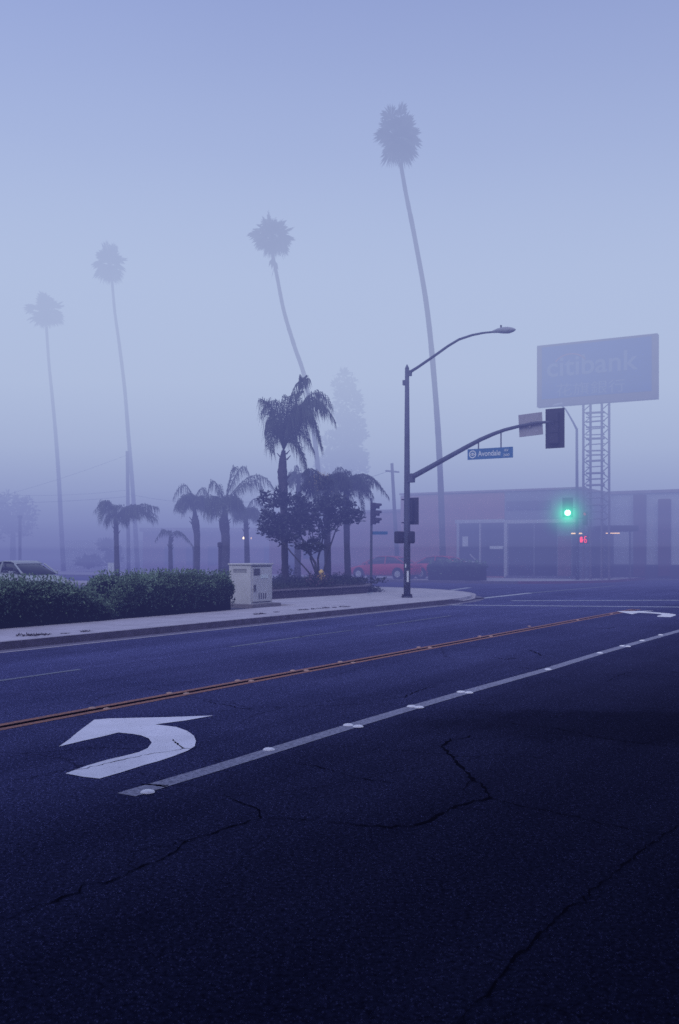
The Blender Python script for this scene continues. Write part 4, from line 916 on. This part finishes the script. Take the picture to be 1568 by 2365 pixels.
o = car('second red car mostly hidden behind the dark hedge', W(55.7, 26.25, .148), ang_n+math.pi, 'red', 'red parked cars')
car('silver car with bright bonnet behind the left hedge', Vector((-12.5, 38.6, .02)), R(-42), 'silver', 'cars in the parking lot')
car('dark maroon car cut off by the left edge of the picture', Vector((-14.3, 35.0, .02)), R(-42), 'darkcar', 'cars in the parking lot')

# ------------------------------------------------------------------ fog: flat homogeneous layers of haze, thinner and brighter with height
def fogmat(name, c, sg):
    m = bpy.data.materials.new(name); t = nt(m); N = t.nodes; L = t.links
    out = N.new('ShaderNodeOutputMaterial'); a = N.new('ShaderNodeVolumeAbsorption'); e = N.new('ShaderNodeEmission'); ad = N.new('ShaderNodeAddShader')
    k = max(sg)*1.02
    a.inputs['Color'].default_value = tuple(1-x/k for x in sg)+(1,); a.inputs['Density'].default_value = k
    e.inputs[0].default_value = tuple(x*y/k for x, y in zip(c, sg))+(1,); e.inputs[1].default_value = k
    L.new(a.outputs[0], ad.inputs[0]); L.new(e.outputs[0], ad.inputs[1]); L.new(ad.outputs[0], out.inputs['Volume']); return m
fog = bpy.data.objects.new('fog', None); col.objects.link(fog); struct(fog); ORG['fog'] = Vector()
NL, NH = (.0082, .0082, .0120), (.0090, .0090, .0145)        # thin haze over the junction
FOG = [(-.02, 1.1, (.130, .145, .38), NL, .028), (1.1, 2.1, (.155, .178, .42), NL, .033), (2.1, 3.2, (.185, .213, .465), NH, .036), (3.2, 4.6, (.220, .258, .525), NH, .037), (4.6, 6.6, (.275, .328, .60), NH, .034), (6.6, 9.5, (.375, .45, .70), NH, .035), (9.5, 14, (.485, .575, .795), NH, .035), (14, 19, (.51, .605, .815), NH, .032), (19, 24, (.45, .545, .78), NH, .031), (24, 29, (.36, .45, .71), NH, .030), (29, 36, (.27, .345, .61), NH, .028)]
YB = 44.0                                                # the thick fog bank begins beyond the junction
for a, b, c, near, far in FOG:
    MB().box(-450, 450, -150, 10.498, a+.0015, b-.0015).build('fog_layer', fogmat('thin_haze_%d' % int(a*10+1), c, tuple(x*.3 for x in near)), fog)
    MB().box(-450, 450, 10.502, YB-.002, a+.0015, b-.0015).build('fog_layer', fogmat('haze_%d' % int(a*10+1), c, near), fog)
    MB().box(-450, 450, YB+.002, 600, a+.0015, b-.0015).build('fog_layer', fogmat('fog_%d' % int(a*10+1), c, (far*.96, far*.96, far*1.1)), fog)
# halo round the green lamp, its glow put into the fog as emission
m = bpy.data.materials.new('green_halo_glow'); t = nt(m); N = t.nodes; L = t.links
out = N.new('ShaderNodeOutputMaterial'); e = N.new('ShaderNodeEmission'); e.inputs[0].default_value = (.0, 1.0, .50, 1)
tc = N.new('ShaderNodeTexCoord'); ln = N.new('ShaderNodeVectorMath'); ln.operation = 'LENGTH'; L.new(tc.outputs['Object'], ln.inputs[0])
def mth(op, a, b=None):
    x = N.new('ShaderNodeMath'); x.operation = op; x.use_clamp = False
    for i, v_ in enumerate((a, b)):
        if v_ is None: continue
        if isinstance(v_, (int, float)): x.inputs[i].default_value = v_
        else: L.new(v_, x.inputs[i])
    return x.outputs[0]
r2 = mth('POWER', ln.outputs['Value'], 2.0); inv = mth('DIVIDE', .42, mth('ADD', r2, .13)); fo_ = mth('MAXIMUM', mth('SUBTRACT', 1.0, mth('DIVIDE', ln.outputs['Value'], 2.0)), 0.0)
L.new(mth('MULTIPLY', inv, mth('POWER', fo_, 1.6)), e.inputs[1]); L.new(e.outputs[0], out.inputs['Volume'])
gc = S(1311, 1186, D3-1.2); bm = bmesh.new(); bmesh.ops.create_icosphere(bm, subdivisions=3, radius=2.0); me = bpy.data.meshes.new('halo_glow'); bm.to_mesh(me); bm.free()
me.materials.append(m); o = bpy.data.objects.new('halo_glow', me); col.objects.link(o); o.location = gc; o.parent = fog

# unseen block added behind the camera to keep light off the near lane
vb = thing('shade_block', 'unseen dark block added behind the viewpoint to shade the near lane', 'building', (0, -7, 0))
MB().box(-40, 45, -16, -3.4, 0, 12.5).build('wall', 'fascia', vb); MB().box(-40.3, 45.3, -16.3, -1.4, 12.502, 12.9).build('roof', 'roof', vb)
for k in range(9): MB().box(-36+k*9, -30+k*9, -3.4, -3.32, .5, 3.2).build('window', 'glass', vb)
# ------------------------------------------------------------------ world, sun, camera
w = bpy.data.worlds.new('World'); sc.world = w; w.use_nodes = True; t = w.node_tree; N = t.nodes; L = t.links; N.clear()
out = N.new('ShaderNodeOutputWorld'); b1 = N.new('ShaderNodeBackground'); b2 = N.new('ShaderNodeBackground'); ad = N.new('ShaderNodeAddShader')
sky = N.new('ShaderNodeTexSky'); sky.sky_type = 'NISHITA'; sky.sun_disc = False; sky.sun_elevation = R(42); sky.sun_rotation = R(192)
L.new(sky.outputs[0], b1.inputs[0]); b1.inputs[1].default_value = .006
tc = N.new('ShaderNodeTexCoord'); sx = N.new('ShaderNodeSeparateXYZ'); L.new(tc.outputs['Generated'], sx.inputs[0])
rp = N.new('ShaderNodeValToRGB'); el = rp.color_ramp.elements
stops = [(0.0, (.50, .60, .82)), (.17, (.54, .64, .84)), (.27, (.49, .59, .80)), (.38, (.27, .34, .60)), (.50, (.17, .225, .49)), (1.0, (.11, .13, .38))]
el[0].position = 0; el[0].color = stops[0][1]+(1,); el[1].position = 1; el[1].color = stops[-1][1]+(1,)
for p_, c_ in stops[1:-1]: x = el.new(p_); x.color = c_+(1,)
L.new(sx.outputs['Z'], rp.inputs[0])
nzs = N.new('ShaderNodeTexNoise'); nzs.inputs['Scale'].default_value = 2.2; nzs.inputs['Detail'].default_value = 3; L.new(tc.outputs['Generated'], nzs.inputs['Vector'])
mr = N.new('ShaderNodeMapRange'); mr.inputs[3].default_value = .82; mr.inputs[4].default_value = 1.18; L.new(nzs.outputs['Fac'], mr.inputs[0])
az = N.new('ShaderNodeMath'); az.operation = 'MULTIPLY_ADD'; az.inputs[1].default_value = -.42; az.inputs[2].default_value = 1.0; L.new(sx.outputs['X'], az.inputs[0])
am = N.new('ShaderNodeMath'); am.operation = 'MULTIPLY'; L.new(az.outputs[0], am.inputs[0]); L.new(mr.outputs[0], am.inputs[1])
L.new(rp.outputs[0], b2.inputs[0]); L.new(am.outputs[0], b2.inputs[1])
L.new(b1.outputs[0], ad.inputs[0]); L.new(b2.outputs[0], ad.inputs[1]); L.new(ad.outputs[0], out.inputs[0])
sl = bpy.data.lights.new('sun', 'SUN'); sl.energy = 2.7; sl.angle = R(60); sl.color = (.70, .70, 1); so = bpy.data.objects.new('sun', sl); col.objects.link(so)
so.rotation_euler = (R(48), 0, R(-12))
cam = bpy.data.cameras.new('camera'); co = bpy.data.objects.new('camera', cam); col.objects.link(co); sc.camera = co
co.location = (0, 0, CAMZ); co.rotation_euler = (R(90), 0, 0); cam.sensor_fit = 'VERTICAL'; cam.sensor_height = 36; cam.lens = 36*F/2365.0
cam.shift_y = (HY-1182.5)/2365.0; cam.dof.use_dof = True; cam.dof.focus_distance = 11; cam.dof.aperture_fstop = 3.2; cam.clip_end = 3000; cam.clip_start = .05
sc.view_settings.view_transform = 'Standard'; sc.view_settings.look = 'None'; sc.view_settings.exposure = 0; sc.view_settings.gamma = 1
sc.cycles.max_bounces = 4; sc.cycles.diffuse_bounces = 2; sc.cycles.volume_bounces = 0; sc.cycles.transparent_max_bounces = 32
sc.cycles.volume_step_rate = 1; sc.cycles.use_denoising = False; sc.cycles.sample_clamp_indirect = .8
